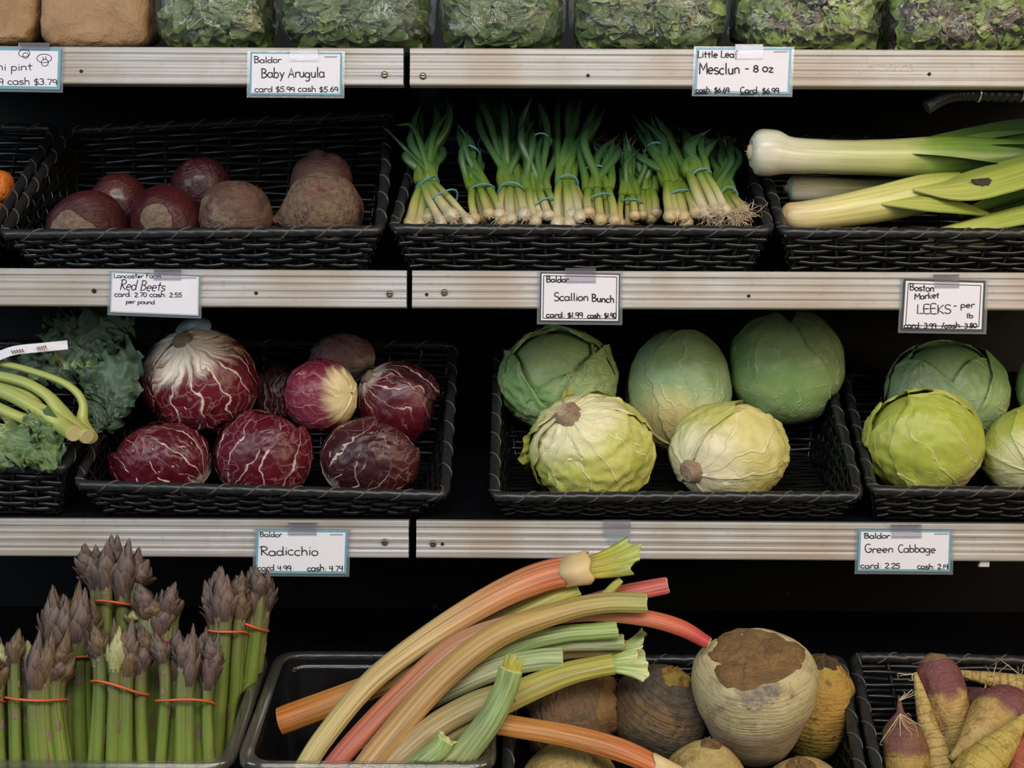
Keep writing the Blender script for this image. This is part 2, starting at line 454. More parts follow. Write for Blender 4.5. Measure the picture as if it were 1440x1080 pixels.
# ------------------------------------------------------------------ handwriting: pen strokes on a grid, x-height 5, capitals 9
def arc(cx, cy, rx, ry, a0, a1, n=9):
    return [(cx + rx * math.cos(math.radians(a0 + (a1 - a0) * i / n)), cy + ry * math.sin(math.radians(a0 + (a1 - a0) * i / n))) for i in range(n + 1)]
GL = {
 'a': (5.2, [arc(2.2, 2.4, 2.1, 2.4, 40, 400), [(4.2, 4.8), (4.2, 1.2), (4.9, 0)]]),
 'b': (5.0, [[(0.6, 9), (0.6, 0)], arc(2.4, 2.3, 1.9, 2.3, 150, -170)]),
 'c': (4.4, [arc(2.4, 2.4, 2.1, 2.4, 50, 310)]),
 'd': (5.4, [arc(2.2, 2.3, 2.0, 2.3, 40, 400), [(4.3, 9), (4.3, 1), (5.0, 0)]]),
 'e': (4.8, [[(0.5, 2.4), (4.1, 2.7)] + arc(2.3, 2.4, 1.9, 2.4, 10, 310)]),
 'f': (3.8, [arc(3.0, 7, 1.3, 2, 20, 180, 5) + [(1.7, 5), (1.6, -2)], [(0.3, 4.6), (3.4, 4.8)]]),
 'g': (5.2, [arc(2.2, 2.6, 2.0, 2.2, 40, 400), [(4.2, 4.8), (4.2, -1)] + arc(2.4, -1.2, 1.8, 2.0, 0, -150, 5)]),
 'h': (5.0, [[(0.7, 9), (0.7, 0)], [(0.7, 3)] + arc(2.4, 3.0, 1.6, 2.0, 160, 0, 6) + [(4.1, 0)]]),
 'i': (2.0, [[(1, 4.8), (1, 0)], [(1, 7.0), (1.2, 6.5)]]),
 'k': (4.6, [[(0.7, 9), (0.7, 0)], [(3.8, 4.8), (0.8, 2.2), (4.0, 0)]]),
 'l': (2.4, [[(1.1, 9), (1.0, 0.8), (1.6, 0)]]),
 'm': (7.4, [[(0.7, 4.8), (0.7, 0)], [(0.7, 3)] + arc(2.2, 3.2, 1.4, 1.7, 160, 0, 5) + [(3.6, 0)], [(3.6, 3)] + arc(5.1, 3.2, 1.4, 1.7, 160, 0, 5) + [(6.5, 0)]]),
 'n': (5.0, [[(0.7, 4.8), (0.7, 0)], [(0.7, 3)] + arc(2.4, 3.1, 1.6, 1.8, 160, 0, 6) + [(4.0, 0)]]),
 'o': (4.8, [arc(2.3, 2.4, 2.0, 2.4, 80, 445)]),
 'p': (5.0, [[(0.7, 4.8), (0.6, -3.6)], arc(2.4, 2.5, 1.8, 2.2, 150, -160)]),
 'r': (3.8, [[(0.7, 4.8), (0.7, 0)], [(0.7, 2.8)] + arc(2.4, 2.9, 1.6, 1.9, 160, 40, 5)]),
 's': (4.2, [arc(2.1, 3.6, 1.6, 1.2, 30, 250, 6) + arc(2.0, 1.2, 1.7, 1.2, 80, -150, 7)]),
 't': (3.8, [[(1.8, 8), (1.7, 1), (2.6, 0)], [(0.2, 5), (3.5, 5.2)]]),
 'u': (5.0, [[(0.7, 4.8), (0.7, 1.8)] + arc(2.3, 1.9, 1.6, 1.8, 180, 350, 6) + [(4.0, 4.8)], [(4.0, 4.8), (4.1, 0)]]),
 'y': (4.8, [[(0.6, 4.8), (2.4, 0.6)], [(4.3, 4.8), (1.2, -3.4)]]),
 'z': (4.4, [[(0.5, 4.7), (3.9, 4.8), (0.5, 0.1), (4.1, 0)]]),
 'x': (4.4, [[(0.5, 4.7), (3.9, 0)], [(3.9, 4.8), (0.5, 0)]]),
 'A': (6.0, [[(0.3, 0), (2.9, 9), (5.4, 0)], [(1.3, 3.2), (4.6, 3.4)]]),
 'B': (5.8, [[(0.8, 8.8), (0.9, 0)], [(0.1, 8.4)] + arc(1.5, 6.8, 2.9, 2.0, 90, -80, 7) + arc(1.4, 2.4, 3.7, 2.4, 85, -100, 8)]),
 'C': (5.4, [arc(3.0, 4.5, 2.6, 4.5, 50, 310)]),
 'E': (4.8, [[(4.4, 8.8), (0.7, 8.8), (0.7, 0), (4.6, 0)], [(0.7, 4.6), (3.8, 4.7)]]),
 'F': (4.6, [[(4.4, 8.9), (0.7, 8.6), (0.7, 0)], [(0.7, 4.6), (3.4, 4.8)]]),
 'G': (6.2, [arc(3.2, 4.5, 2.8, 4.5, 55, 330, 11) + [(5.7, 4.0), (3.6, 4.0)]]),
 'K': (5.2, [[(0.8, 9), (0.8, 0)], [(4.6, 8.8), (0.9, 4), (4.9, 0)]]),
 'L': (4.6, [[(0.9, 9), (0.6, 0.1), (4.4, 0.3)]]),
 'M': (7.0, [[(0.6, 0), (0.9, 9), (3.4, 3.2), (6.0, 9), (6.4, 0)]]),
 'P': (5.2, [[(0.8, 8.8), (0.8, 0)], [(0.2, 8.5)] + arc(1.6, 6.6, 3.0, 2.2, 90, -100, 7)]),
 'R': (5.6, [[(0.8, 8.8), (0.9, 0)], [(-0.4, 8.0)] + arc(1.6, 6.8, 3.0, 2.1, 90, -90, 7) + [(1.2, 4.6), (5.2, 0)]]),
 'S': (5.0, [arc(2.6, 6.7, 2.0, 2.2, 30, 250, 6) + arc(2.3, 2.2, 2.2, 2.3, 80, -150, 7)]),
 '0': (4.6, [arc(2.2, 3.6, 1.9, 3.6, 80, 445)]), '1': (2.4, [[(1.2, 7.4), (1.1, 0)]]),
 '2': (4.4, [arc(2.1, 5.4, 1.8, 1.9, 160, -30, 6) + [(0.4, 0.1), (4.2, 0)]]),
 '3': (4.4, [arc(1.8, 5.6, 1.8, 1.7, 140, -80, 7) + arc(1.8, 1.9, 2.1, 2.0, 80, -140, 7)]),
 '4': (4.6, [[(0.7, 7.2), (0.5, 3.4), (4.2, 3.6)], [(3.3, 7.4), (3.2, -0.4)]]),
 '5': (4.6, [[(4.2, 7.2), (1.1, 7.1), (0.8, 4.2)] + arc(1.8, 2.2, 2.1, 2.3, 100, -140, 8)]),
 '6': (4.4, [[(3.0, 7.4), (1.0, 4.0)] + arc(2.2, 1.9, 1.7, 1.9, 150, -210, 9)]),
 '7': (4.4, [[(0.4, 7.2), (4.0, 7.2), (1.8, -0.2)]]),
 '8': (4.4, [arc(2.2, 5.5, 1.5, 1.7, 270, -90) + arc(2.2, 1.8, 1.8, 1.9, 90, 450)]),
 '9': (4.4, [arc(2.0, 5.2, 1.7, 2.0, 10, 370), [(3.7, 5.4), (3.4, -0.3)]]),
 '$': (4.4, [arc(2.2, 5.2, 1.7, 1.7, 40, 260, 6) + arc(2.1, 1.9, 1.8, 1.8, 80, -150, 7), [(2.2, 8.4), (2.1, -1.2)]]),
 '.': (2.0, [[(1.0, 0.5), (1.2, 0)]]), ':': (2.4, [[(1.1, 1.0), (1.2, 0.6)], [(1.1, 4.2), (1.2, 3.8)]]),
 '-': (4.0, [[(0.6, 3.2), (3.4, 3.4)]]), '/': (3.4, [[(0.4, -0.6), (3.0, 8.4)]]), ' ': (3.0, []),
}
def write(mb, text, x0, x1, yb, cap, Y, pen=0.62, rnd=None, skew=0.0, drop=0.0):
    """pen strokes for one line of handwriting between pixel columns x0..x1 on baseline yb"""
    adv = sum(GL[c][0] for c in text); k = (x1 - x0) / adv; ky = cap / 9.0
    rnd = rnd or random.Random(len(text) * 7 + int(x0))
    x = 0.0
    for ch in text:
        w, st = GL[ch]; jy = rnd.uniform(-0.35, 0.35); js = rnd.uniform(0.92, 1.08)
        for s in st:
            pts = []
            for (a, c) in s:
                px = x0 + (x + a) * k + skew * c * ky
                py = yb - (c * js + jy) * ky + drop * (px - x0)
                pts.append(P(px, py, Y))
            if len(pts) > 3: pts = [Vector(q) for q in crom(pts, 2)]
            mb.tube(pts, pen * 0.00118, 5, sec=lambda a, t: (math.cos(a), math.sin(a)), up=(0, 1, 0))
        x += w

def quad_px(mb, c, Y0, Y1, mi=0):
    """slab between depths Y0 (front) and Y1 (back) from four pixel corners TL, TR, BR, BL"""
    tl, tr, br, bl = c
    f = [P(*q, Y0) for q in (bl, br, tr, tl)]; k = [P(*q, Y0) for q in (bl, br, tr, tl)]
    for q in k: q.y = Y1
    mb.hexa([f[0], f[1], k[1], k[0], f[3], f[2], k[2], k[3]], mi)

def inset(c, d):
    cx = sum(p[0] for p in c) / 4; cy = sum(p[1] for p in c) / 4
    return [(x + (d if x < cx else -d), y + (d if y < cy else -d)) for x, y in c]

def sign(corners, border, bw, lines, clip, label, pen=0.6, smallprint=None, extra=None, rule=None, pad=4, padtop=2):
    """hanging sleeve with a bordered card. corners TL, TR, BR, BL of the card in pixels"""
    tl, tr, br, bl = corners
    cx = (tl[0] + tr[0]) / 2
    t = thing('price_sign', P(cx, br[1], -0.004), label, 'sign', 'handwritten price signs clipped to the rails')
    out = [(tl[0] - pad, tl[1] - padtop), (tr[0] + pad, tr[1] - padtop), (br[0] + pad, br[1] + pad), (bl[0] - pad, bl[1] + pad)]
    b = MB(); quad_px(b, out, -0.0022, -0.0008); b.build('sleeve', MT['sleeve'], t, smooth=False)
    b = MB(); quad_px(b, corners, -0.0032, -0.0024); b.build('card_border', border, t, smooth=False)
    b = MB(); quad_px(b, inset(corners, bw), -0.0038, -0.0030); card = b.build('card', MT['paper'], t, smooth=False)
    if rule:
        b = MB(); r1 = inset(corners, rule)
        loop = [P(*q, -0.0040) for q in r1]
        for i in range(4): b.tube([loop[i], loop[(i + 1) % 4]], 0.0006, 4)
        b.build('ruled_line', MT['blackborder'], card)
    b = MB()
    for ln in lines: write(b, *ln[:5], -0.0041, ln[5] if len(ln) > 5 else pen, drop=ln[6] if len(ln) > 6 else 0.0, skew=ln[7] if len(ln) > 7 else 0.0)
    if extra:
        for s in extra: b.tube([Vector(q) for q in crom([P(x, y, -0.0041) for x, y in s], 3)], pen * 0.0009, 5, up=(0, 1, 0))
    b.build('lettering', MT['ink'], card)
    if smallprint:
        x0, x1, y = smallprint
        b = MB(); quad_px(b, [(x0, y - 1.2), (x1, y - 1.2), (x1, y + 1.0), (x0, y + 1.0)], -0.0041, -0.0037); b.build('small_print', MT['greyprint'], card, smooth=False)
    if clip:
        x0, y0, x1, y1 = clip
        b = MB(); quad_px(b, [(x0, y0), (x1, y0), (x1, y1), (x0, y1)], -0.0062, -0.0045)
        quad_px(b, [(x0, y0 + 3), (x1, y0 + 3), (x1, y0 + 4.5), (x0, y0 + 4.5)], -0.0068, -0.0060)
        quad_px(b, [(x0, y1 - 3), (x1, y1 - 3), (x1, y1 - 1.5), (x0, y1 - 1.5)], -0.0068, -0.0060)
        quad_px(b, [(x0, y0), (x1, y0), (x1, y0 + 1.5), (x0, y0 + 1.5)], -0.0050, 0.0010)
        b.build('clip', MT['clip'], t, smooth=False)
    return t

sign([(-48, 66), (86, 68), (84, 126), (-48, 124)], MT['teal'], 4, [('mini pint', -23, 46, 99, 11), ('$3.99 cash $3.79', -28, 81, 119, 10)], (26, 60, 69, 70),
     'teal bordered price sign with doodled mushrooms and the words mini pint', 0.55,
     extra=[arc(34, 75, 8, 5, 200, 560), arc(36, 78, 4, 4, 0, 360), arc(62, 82, 10.5, 6, 180, 545), arc(63, 88, 5, 5, 0, 360), [(60, 80), (62, 84)], [(64, 79), (65, 83)]])
sign([(352, 73), (481, 74), (480, 134), (351, 133)], MT['teal'], 2.6, [('Baldor', 357, 396, 88, 9), ('Baby Arugula', 367, 457, 109, 14, 0.7), ('card $5.99 cash $5.69', 358, 476, 129, 8.5)], (408, 69, 447, 86),
     'teal bordered price sign reading Baby Arugula', 0.6, (456, 474, 80))
sign([(980, 67), (1113, 68), (1110, 132), (977, 131)], MT['blueborder'], 3.0, [('Little Leaf', 981, 1038, 81, 10, 0.75), ('Mesclun', 983, 1041, 104, 16, 0.85), ('- 8 oz', 1047, 1088, 101, 12, 0.85), ('cash: $6.69', 978, 1026, 130, 8, 0.7), ('Card: $6.99', 1041, 1096, 131, 8.5, 0.7)], (1034, 62, 1073, 83),
     'blue bordered price sign reading Mesclun 8 oz', 0.6, (1088, 1108, 73), extra=[[(976, 131.5), (996, 131)], [(1041, 132.5), (1062, 132)]])
sign([(157, 383), (280, 389), (279, 444), (155, 439)], MT['paleborder'], 1.6, [('Lancaster Farm', 160, 227, 391, 6.5, 0.5, 0.0), ('Red Beets', 168, 232, 408, 14, 0.6, 0.02, 0.25), ('card: 2.70 cash: 2.55', 161, 256, 417, 7.5, 0.55, 0.01), ('per pound', 177, 218, 427, 6.5, 0.5, 0.02)], (216, 379, 254, 394),
     'white price sign reading Red Beets per pound', 0.55, (254, 276, 391))
sign([(760, 383), (872, 385), (871, 453), (759, 452)], MT['blackborder'], 1.8, [('Baldor', 768, 800, 397, 8.5, 0.75), ('Scallion', 779, 828, 423, 11, 0.75), ('Bunch', 832, 864, 424, 10, 0.8, 0.06), ('card: $1.99', 768, 820, 446, 8, 0.75), ('cash: $1.90', 826, 867, 447, 8, 0.75)], (795, 377, 838, 398),
     'black bordered price sign reading Scallion Bunch', 0.7, rule=4.6)
sign([(1271, 392), (1386, 395), (1383, 466), (1267, 464)], MT['blackborder'], 3.0, [('Boston', 1279, 1314, 408, 10, 0.7, 0.08), ('Market', 1286, 1321, 421, 8.5, 0.7, -0.06), ('LEEKS', 1289, 1338, 441, 13, 0.7), ('- per', 1340, 1371, 433, 8.5, 0.65, -0.02), ('lb', 1359, 1369, 447, 7, 0.65), ('card: 3.99', 1271, 1317, 461, 8, 0.7), ('/cash: 3.80', 1324, 1374, 461, 8, 0.7)], (1314, 386, 1349, 405),
     'black bordered price sign reading LEEKS per lb', 0.7, rule=6.5)
sign([(361, 745), (489, 746), (487, 807), (359, 806)], MT['teal'], 3.2, [('Baldor', 365, 397, 755, 7, 0.55), ('Radicchio', 366, 448, 781, 13.5, 0.7), ('card 4.99', 362, 410, 802, 8, 0.6), ('cash: 4.74', 432, 483, 803, 9, 0.65)], (405, 735, 445, 753),
     'teal bordered price sign reading Radicchio', 0.6, (464, 482, 752))
sign([(1208, 745), (1338, 746), (1336, 804), (1206, 803)], MT['teal'], 3.0, [('Baldor', 1215, 1252, 757, 7.5, 0.65), ('Green', 1216, 1257, 777, 11, 0.65), ('Cabbage', 1263, 1316, 777, 11, 0.65), ('card: 2.25', 1210, 1266, 799, 8, 0.65), ('cash: 2.14', 1290, 1334, 800, 8, 0.65)], (1254, 738, 1296, 757),
     'teal bordered price sign reading Green Cabbage', 0.6, (1314, 1334, 751))
# the empty clip and its torn sleeve
t = thing('sign_clip', P(868, 782, -0.004), 'empty clear plastic sign clip on the lower rail behind the rhubarb', 'sign clip')
b = MB(); quad_px(b, [(848, 731), (887, 731), (887, 748), (848, 748)], -0.0040, -0.0012); quad_px(b, [(848, 738), (887, 738), (887, 740), (848, 740)], -0.0048, -0.0038)
b.build('clip', MT['clip'], t, smooth=False)
b = MB(); quad_px(b, [(849, 747), (887, 747), (887, 785), (868, 785)], -0.0030, -0.0014); b.build('sleeve', MT['sleeve'], t, smooth=False)
b = MB(); write(b, 'Produce', 1219, 1284, 100, 17, 0.0008, 0.45, skew=0.2)
loopp = [P(*q, 0.0008) for q in ((1212, 80), (1296, 81), (1295, 104), (1211, 106))]
b.tube([loopp[3], loopp[2]], 0.0004, 4); b.tube([loopp[0], loopp[3]], 0.0003, 4)
b.build('lettering', plain('pale_scratches', (0.62, 0.58, 0.52), 0.6), s1r)

# ------------------------------------------------------------------ wicker baskets and clear tubs
def bil(a, b, c, d, u, v):
    """a, b bottom; d, c top"""
    return a.lerp(b, u).lerp(d.lerp(c, u), v)
def weave(mb, a, b, c, d, rows, stakes, amp=0.0030, fill=0.80, outw=None):
    nrm = (b - a).cross(d - a).normalized()
    L = ((b - a).length + (c - d).length) / 2; n = max(int(stakes * 5), 10)
    for r in range(rows):
        v = (r + 0.5) / rows
        hl = ((d - a).length) / rows; hr = ((c - b).length) / rows
        pts = []; rad = []
        for i in range(n + 1):
            u = i / n; h = lerp(hl, hr, u)
            p = bil(a, b, c, d, u, v) + nrm * (amp * math.cos(math.pi * (u * stakes + r))) + Vector((0, 0, 0.0010 * math.sin(u * 23 + r * 1.7)))
            pts.append(p); rad.append(max(h * 0.5 * fill, 0.0012))
        up = (d - a)
        mb.tube(pts, rad, 6, sec=lambda q, t: (0.36 * math.cos(q), math.sin(q)), up=up, cap=True)
    for s in range(stakes + 1):
        u = min(max((s) / stakes, 0.012), 0.988)
        pts = [bil(a, b, c, d, u, v / 6) for v in range(7)]
        mb.tube(pts, 0.0030, 5, sec=lambda q, t: (math.cos(q), 0.5 * math.sin(q)), up=nrm)

def rim_path(cs, r=0.016):
    out = []
    for i in range(len(cs)):
        p, a, n = cs[i], cs[i - 1], cs[(i + 1) % len(cs)]
        d0 = (a - p).normalized(); d1 = (n - p).normalized()
        p0 = p + d0 * r; p1 = p + d1 * r
        for k in range(5):
            t = k / 4; out.append(p0 * (1 - t) ** 2 + p * 2 * t * (1 - t) + p1 * t * t)
    dense = []
    for i in range(len(out)):
        a, b2 = out[i], out[(i + 1) % len(out)]; m = max(1, int((b2 - a).length / 0.004))
        for k in range(m): dense.append(a.lerp(b2, k / m))
    return dense

def basket(label, FL, FR, BL, BR, bfl, bfr, zf, Yf=0.012, Yb=0.31, rf=7, rb=19, stf=15, rimr=0.0075, fill=0.92, sag=0.004):
    """slant-sided wicker basket: pixel corners of the rim, pixel columns of the bottom's front corners, zf(Y) the deck it stands on"""
    A, B, C, E = P(*FL, Yf), P(*FR, Yf), P(*BR, Yb), P(*BL, Yb)
    yf, yb = Yf + 0.032, Yb - 0.030
    a = P(bfl, 500, yf); b_ = P(bfr, 500, yf); a.z = b_.z = zf(yf) + 0.004
    c = Vector((C.x - 0.025, yb, zf(yb) + 0.004)); d = Vector((E.x + 0.025, yb, zf(yb) + 0.004))
    BASK.append((A, B, C, E, a, b_, c, d))
    t = thing('wicker_basket', (a + b_ + c + d) / 4, label, 'basket', 'black wicker produce baskets')
    m = MB(); weave(m, a, b_, B, A, rf, stf, fill=fill); m.build('front_wall', MT['wicker'], t)
    m = MB(); weave(m, c, d, E, C, rb, max(6, int(stf * 0.7)), fill=0.92); m.build('back_wall', MT['wicker'], t)
    m = MB(); weave(m, d, a, A, E, 11, 8, fill=0.92); m.build('side_wall', MT['wicker'], t)
    m = MB(); weave(m, b_, c, C, B, 11, 8, fill=0.92); m.build('side_wall', MT['wicker'], t)
    m = MB()
    m.hexa([a + Vector((0, 0, -0.003)), b_ + Vector((0, 0, -0.003)), c + Vector((0, 0, -0.003)), d + Vector((0, 0, -0.003)), a, b_, c, d])
    weave(m, a + Vector((0, 0, .001)), b_ + Vector((0, 0, .001)), c + Vector((0, 0, .001)), d + Vector((0, 0, .001)), 22, 8, amp=0.001)
    m.build('basket_bottom', MT['wicker_shaded'], t)
    path = rim_path([A, B, C, E]); rad = []; acc = 0
    m = MB()
    def dz(p, ctr, ang, tt):
        k = (tt * 34.0 + ang / (2 * math.pi)) % 1.0
        g = 1.0 - 0.22 * math.exp(-((k - 0.5) / 0.06) ** 2) + 0.10 * (k - 0.5)
        return ctr + (p - ctr) * g
    m.tube(path, rimr, 12, closed=True, disp=dz, cap=False)
    hel = []; acc = 0.0; N = len(path)
    for i in range(N):
        tg = (path[(i + 1) % N] - path[i - 1]).normalized(); acc += (path[i] - path[i - 1]).length if i else 0
        sd = tg.cross(Vector((0, 0, 1))).normalized(); u2 = sd.cross(tg)
        an = acc / 0.052 * 2 * math.pi
        hel.append(path[i] + (sd * math.cos(an) + u2 * math.sin(an)) * (rimr * 1.0))
    m.tube(hel, 0.0011, 5, mi=1, cap=True)
    m.build('rim', [MT['wicker_rim'], MT['wrap_glint']], t)
    return t

BASK = []; TUBS = []
z2 = lambda Y: deck_z(2, Y)
z3 = lambda Y: deck_z(3, Y)
basket('black wicker basket with orange roots, cut off at the left beside the beets', (-520, 318), (-13, 328), (-420, 170), (78, 181), -460, -30, z2)
basket('black wicker basket that holds the red beets', (4, 330), (535, 325), (97, 184), (548, 162), 52, 512, z2)
basket('black wicker basket that holds the scallion bunches', (553, 322), (1083, 325), (590, 196), (1042, 198), 578, 1052, z2, fill=0.76)
basket('black wicker basket that holds the leeks', (1101, 327), (1650, 329), (1064, 196), (1570, 198), 1112, 1600, z2, fill=0.76)
basket('black wicker basket that holds the kale', (-440, 646), (90, 660), (-360, 478), (172, 486), -430, 84, z3, rf=8)
basket('black wicker basket that holds the radicchio', (109, 682), (626, 697), (192, 482), (638, 486), 152, 582, z3, Yb=0.33)
basket('black wicker basket that holds five green cabbages', (695, 699), (1209, 698), (700, 496), (1158, 502), 712, 1178, z3, Yb=0.335)
basket('black wicker basket with yellow-green cabbages, cut off at the right', (1228, 690), (1750, 694), (1186, 528), (1650, 530), 1234, 1700, z3, rf=7, Yb=0.335)
basket('black wicker basket that holds the rutabagas', (712, 1112), (1216, 1116), (722, 928), (1182, 928), 716, 1212, well_z, Yf=-0.28, Yb=-0.02, rf=5, rb=17)
basket('black wicker basket that holds the purple-shouldered turnips and parsnips', (1240, 1116), (1740, 1120), (1201, 924), (1660, 934), 1250, 1730, well_z, Yf=-0.28, Yb=-0.02, rf=5, rb=17)

def confine(o, bk, m=0.006, rim=0.010, floor=True):
    """keep a thing inside its basket: below the rim, press its surface in from the walls and the bottom"""
    A, B, C, E, a, b_, c, d = bk
    ctr = (A + B + C + E + a + b_ + c + d) / 8
    walls = []
    for q in ((a, b_, B), (c, d, E), (d, a, A), (b_, c, C)):
        n = (q[1] - q[0]).cross(q[2] - q[0]).normalized()
        if n.dot(ctr - q[0]) < 0: n = -n
        walls.append((q[0], n))
    fn = (b_ - a).cross(d - a).normalized(); fn = fn if fn.z > 0 else -fn
    st = [o]; off = Vector(o.location)
    while st:
        x = st.pop(); st.extend(x.children)
        if x.type != 'MESH': continue
        for v in x.data.vertices:
            p = v.co + off
            t = min(1, max(0, (p.y - A.y) / (E.y - A.y))); rz = A.z + (E.z - A.z) * t + rim
            ch = False
            if p.z < rz:
                for q, n in walls:
                    k = (p - q).dot(n)
                    if k < m: p = p + n * (m - k); ch = True
            if floor:
                k = (p - a).dot(fn)
                if k < m: p = p + fn * (m - k); ch = True
            if ch: v.co = p - off
def tub(label, FL, FR, BL, BR, Yf=-0.285, Yb=-0.02, taper=0.030):
    A, B, C, E = P(*FL, Yf), P(*FR, Yf), P(*BR, Yb), P(*BL, Yb)
    zf = well_z(Yf) + 0.004
    def ring(ins, f, r):
        """rounded rectangle; f 0 rim .. 1 floor"""
        ctr = (A + B + C + E) / 4
        cs = []
        for p in (A, B, C, E):
            q = p.copy(); zb = well_z(q.y) + 0.003
            q.x += ins if p.x < ctr.x else -ins
            q.y += ins if p.y < ctr.y else -ins
            q.z = lerp(p.z, zb, f); cs.append(q)
        out = []
        for i in range(4):
            p, a, n = cs[i], cs[i - 1], cs[(i + 1) % 4]
            p0 = p + (a - p).normalized() * r; p1 = p + (n - p).normalized() * r
            for k in range(9):
                t = k / 8; out.append(p0 * (1 - t) ** 2 + p * 2 * t * (1 - t) + p1 * t * t)
        return out
    up_ = lambda q, x, y: Vector((q.x + x, q.y + y, q.z)); dn_ = lambda q, x, y: Vector((q.x + x, q.y + y, well_z(q.y + y) + 0.003))
    TUBS.append((up_(A, .013, .013), up_(B, -.013, .013), up_(C, -.013, -.013), up_(E, .013, -.013), dn_(A, .034, .034), dn_(B, -.034, .034), dn_(C, -.034, -.034), dn_(E, .034, -.034)))
    t = thing('clear_tub', (A + B + C + E) / 4 - Vector((0, 0, 0.1)), label, 'tub', 'clear plastic produce tubs')
    m = MB()
    m.grid([ring(0.012, 0.03, 0.030), ring(0.013, 0.2, 0.03), ring(0.018, 0.5, 0.03), ring(0.019, 0.52, 0.03), ring(0.026, 0.95, 0.028), ring(0.032, 1.0, 0.026)], wrap=True)
    fl = ring(0.032, 1.0, 0.026); m.fan(fl, sum(fl, Vector()) / len(fl))
    o = m.build('tub_body', MT['tub'], t)
    s = o.modifiers.new('wall_thickness', 'SOLIDIFY'); s.thickness = 0.002
    m = MB()
    up = Vector((0, 0, 1))
    m.grid([[p + up * -0.010 for p in ring(-0.004, 0, 0.034)], [p + up * -0.001 for p in ring(-0.004, 0, 0.034)], [p + up * 0.001 for p in ring(-0.002, 0, 0.034)], ring(0.008, 0, 0.032), [p + up * -0.002 for p in ring(0.0115, 0, 0.03)]], wrap=True)
    o = m.build('tub_rim', MT['tub_rim'], t)
    s = o.modifiers.new('wall_thickness', 'SOLIDIFY'); s.thickness = 0.002
    return t
MT['tub_rim'] = clearfilm('clear_tub_rim_plastic', (0.90, 0.90, 0.88), 0.05, 0.15, haze=0.05, hazecol=(0.40, 0.39, 0.34), fres=0.5)
tub('clear plastic tub full of asparagus bunches', (-170, 1070), (322, 1073), (-70, 915), (376, 916))
tub('clear plastic tub with rhubarb stalks leaning out of it', (336, 1072), (694, 1074), (392, 917), (690, 918))

# ------------------------------------------------------------------ misting hose and small clips under the rails
t = thing('misting_hose', P(1375, 133, 0.05), 'black misting hose with metal clips under the top shelf at the right', 'hose')
MT['hose'] = plain('black_hose', (0.02, 0.02, 0.022), 0.45)
b = MB(); pts = crom([P(1303, 151, 0.05), P(1330, 136, 0.05), P(1362, 132, 0.05), P(1445, 134, 0.05), P(1560, 134, 0.05)], 24)
b.tube(pts, [0.0095 + 0.0015 * math.sin(i * 2.1) for i in range(len(pts))], 10); b.build('hose', MT['hose'], t)
MT['bright'] = plain('bright_clip_steel', (0.75, 0.75, 0.75), 0.3, 0.9)
for px in (1376, 1436):
    b = MB(); c = P(px, 131, 0.05); w = 0.006
    b.tube([c + Vector((0, 0.012 * math.cos(a), 0.012 * math.sin(a))) for a in [math.pi * (0.5 + 2 * k / 14) for k in range(14)]], 0.0016, 6, closed=True, cap=False)
    b.box(c + Vector((-0.012, -0.012, 0.011)), c + Vector((0.012, 0.012, 0.0135)))
    b.build('hose_clip', MT['bright'], t)
t = thing('rail_hook', P(1386, 792, 0.02), 'small white plastic hook under the lower rail at the right', 'hook')
b = MB(); quad_px(b, [(1381, 784), (1392, 784), (1391, 797), (1377, 797)], 0.006, 0.012); b.build('hook', plain('white_plastic', (0.5, 0.5, 0.5), 0.5), t, smooth=False)
# ------------------------------------------------------------------ leafy heads (cabbage, radicchio)
def ridged(p, o):
    a = noise.noise(p * 2.4 + o); b2 = noise.noise(p * 5.5 + o * 1.7); c2 = noise.noise(p * 12.0 + o * 0.7)
    return (1 - 3 * abs(a)) * 0.55 + (1 - 3 * abs(b2)) * 0.45 + (1 - 3 * abs(c2)) * 0.16

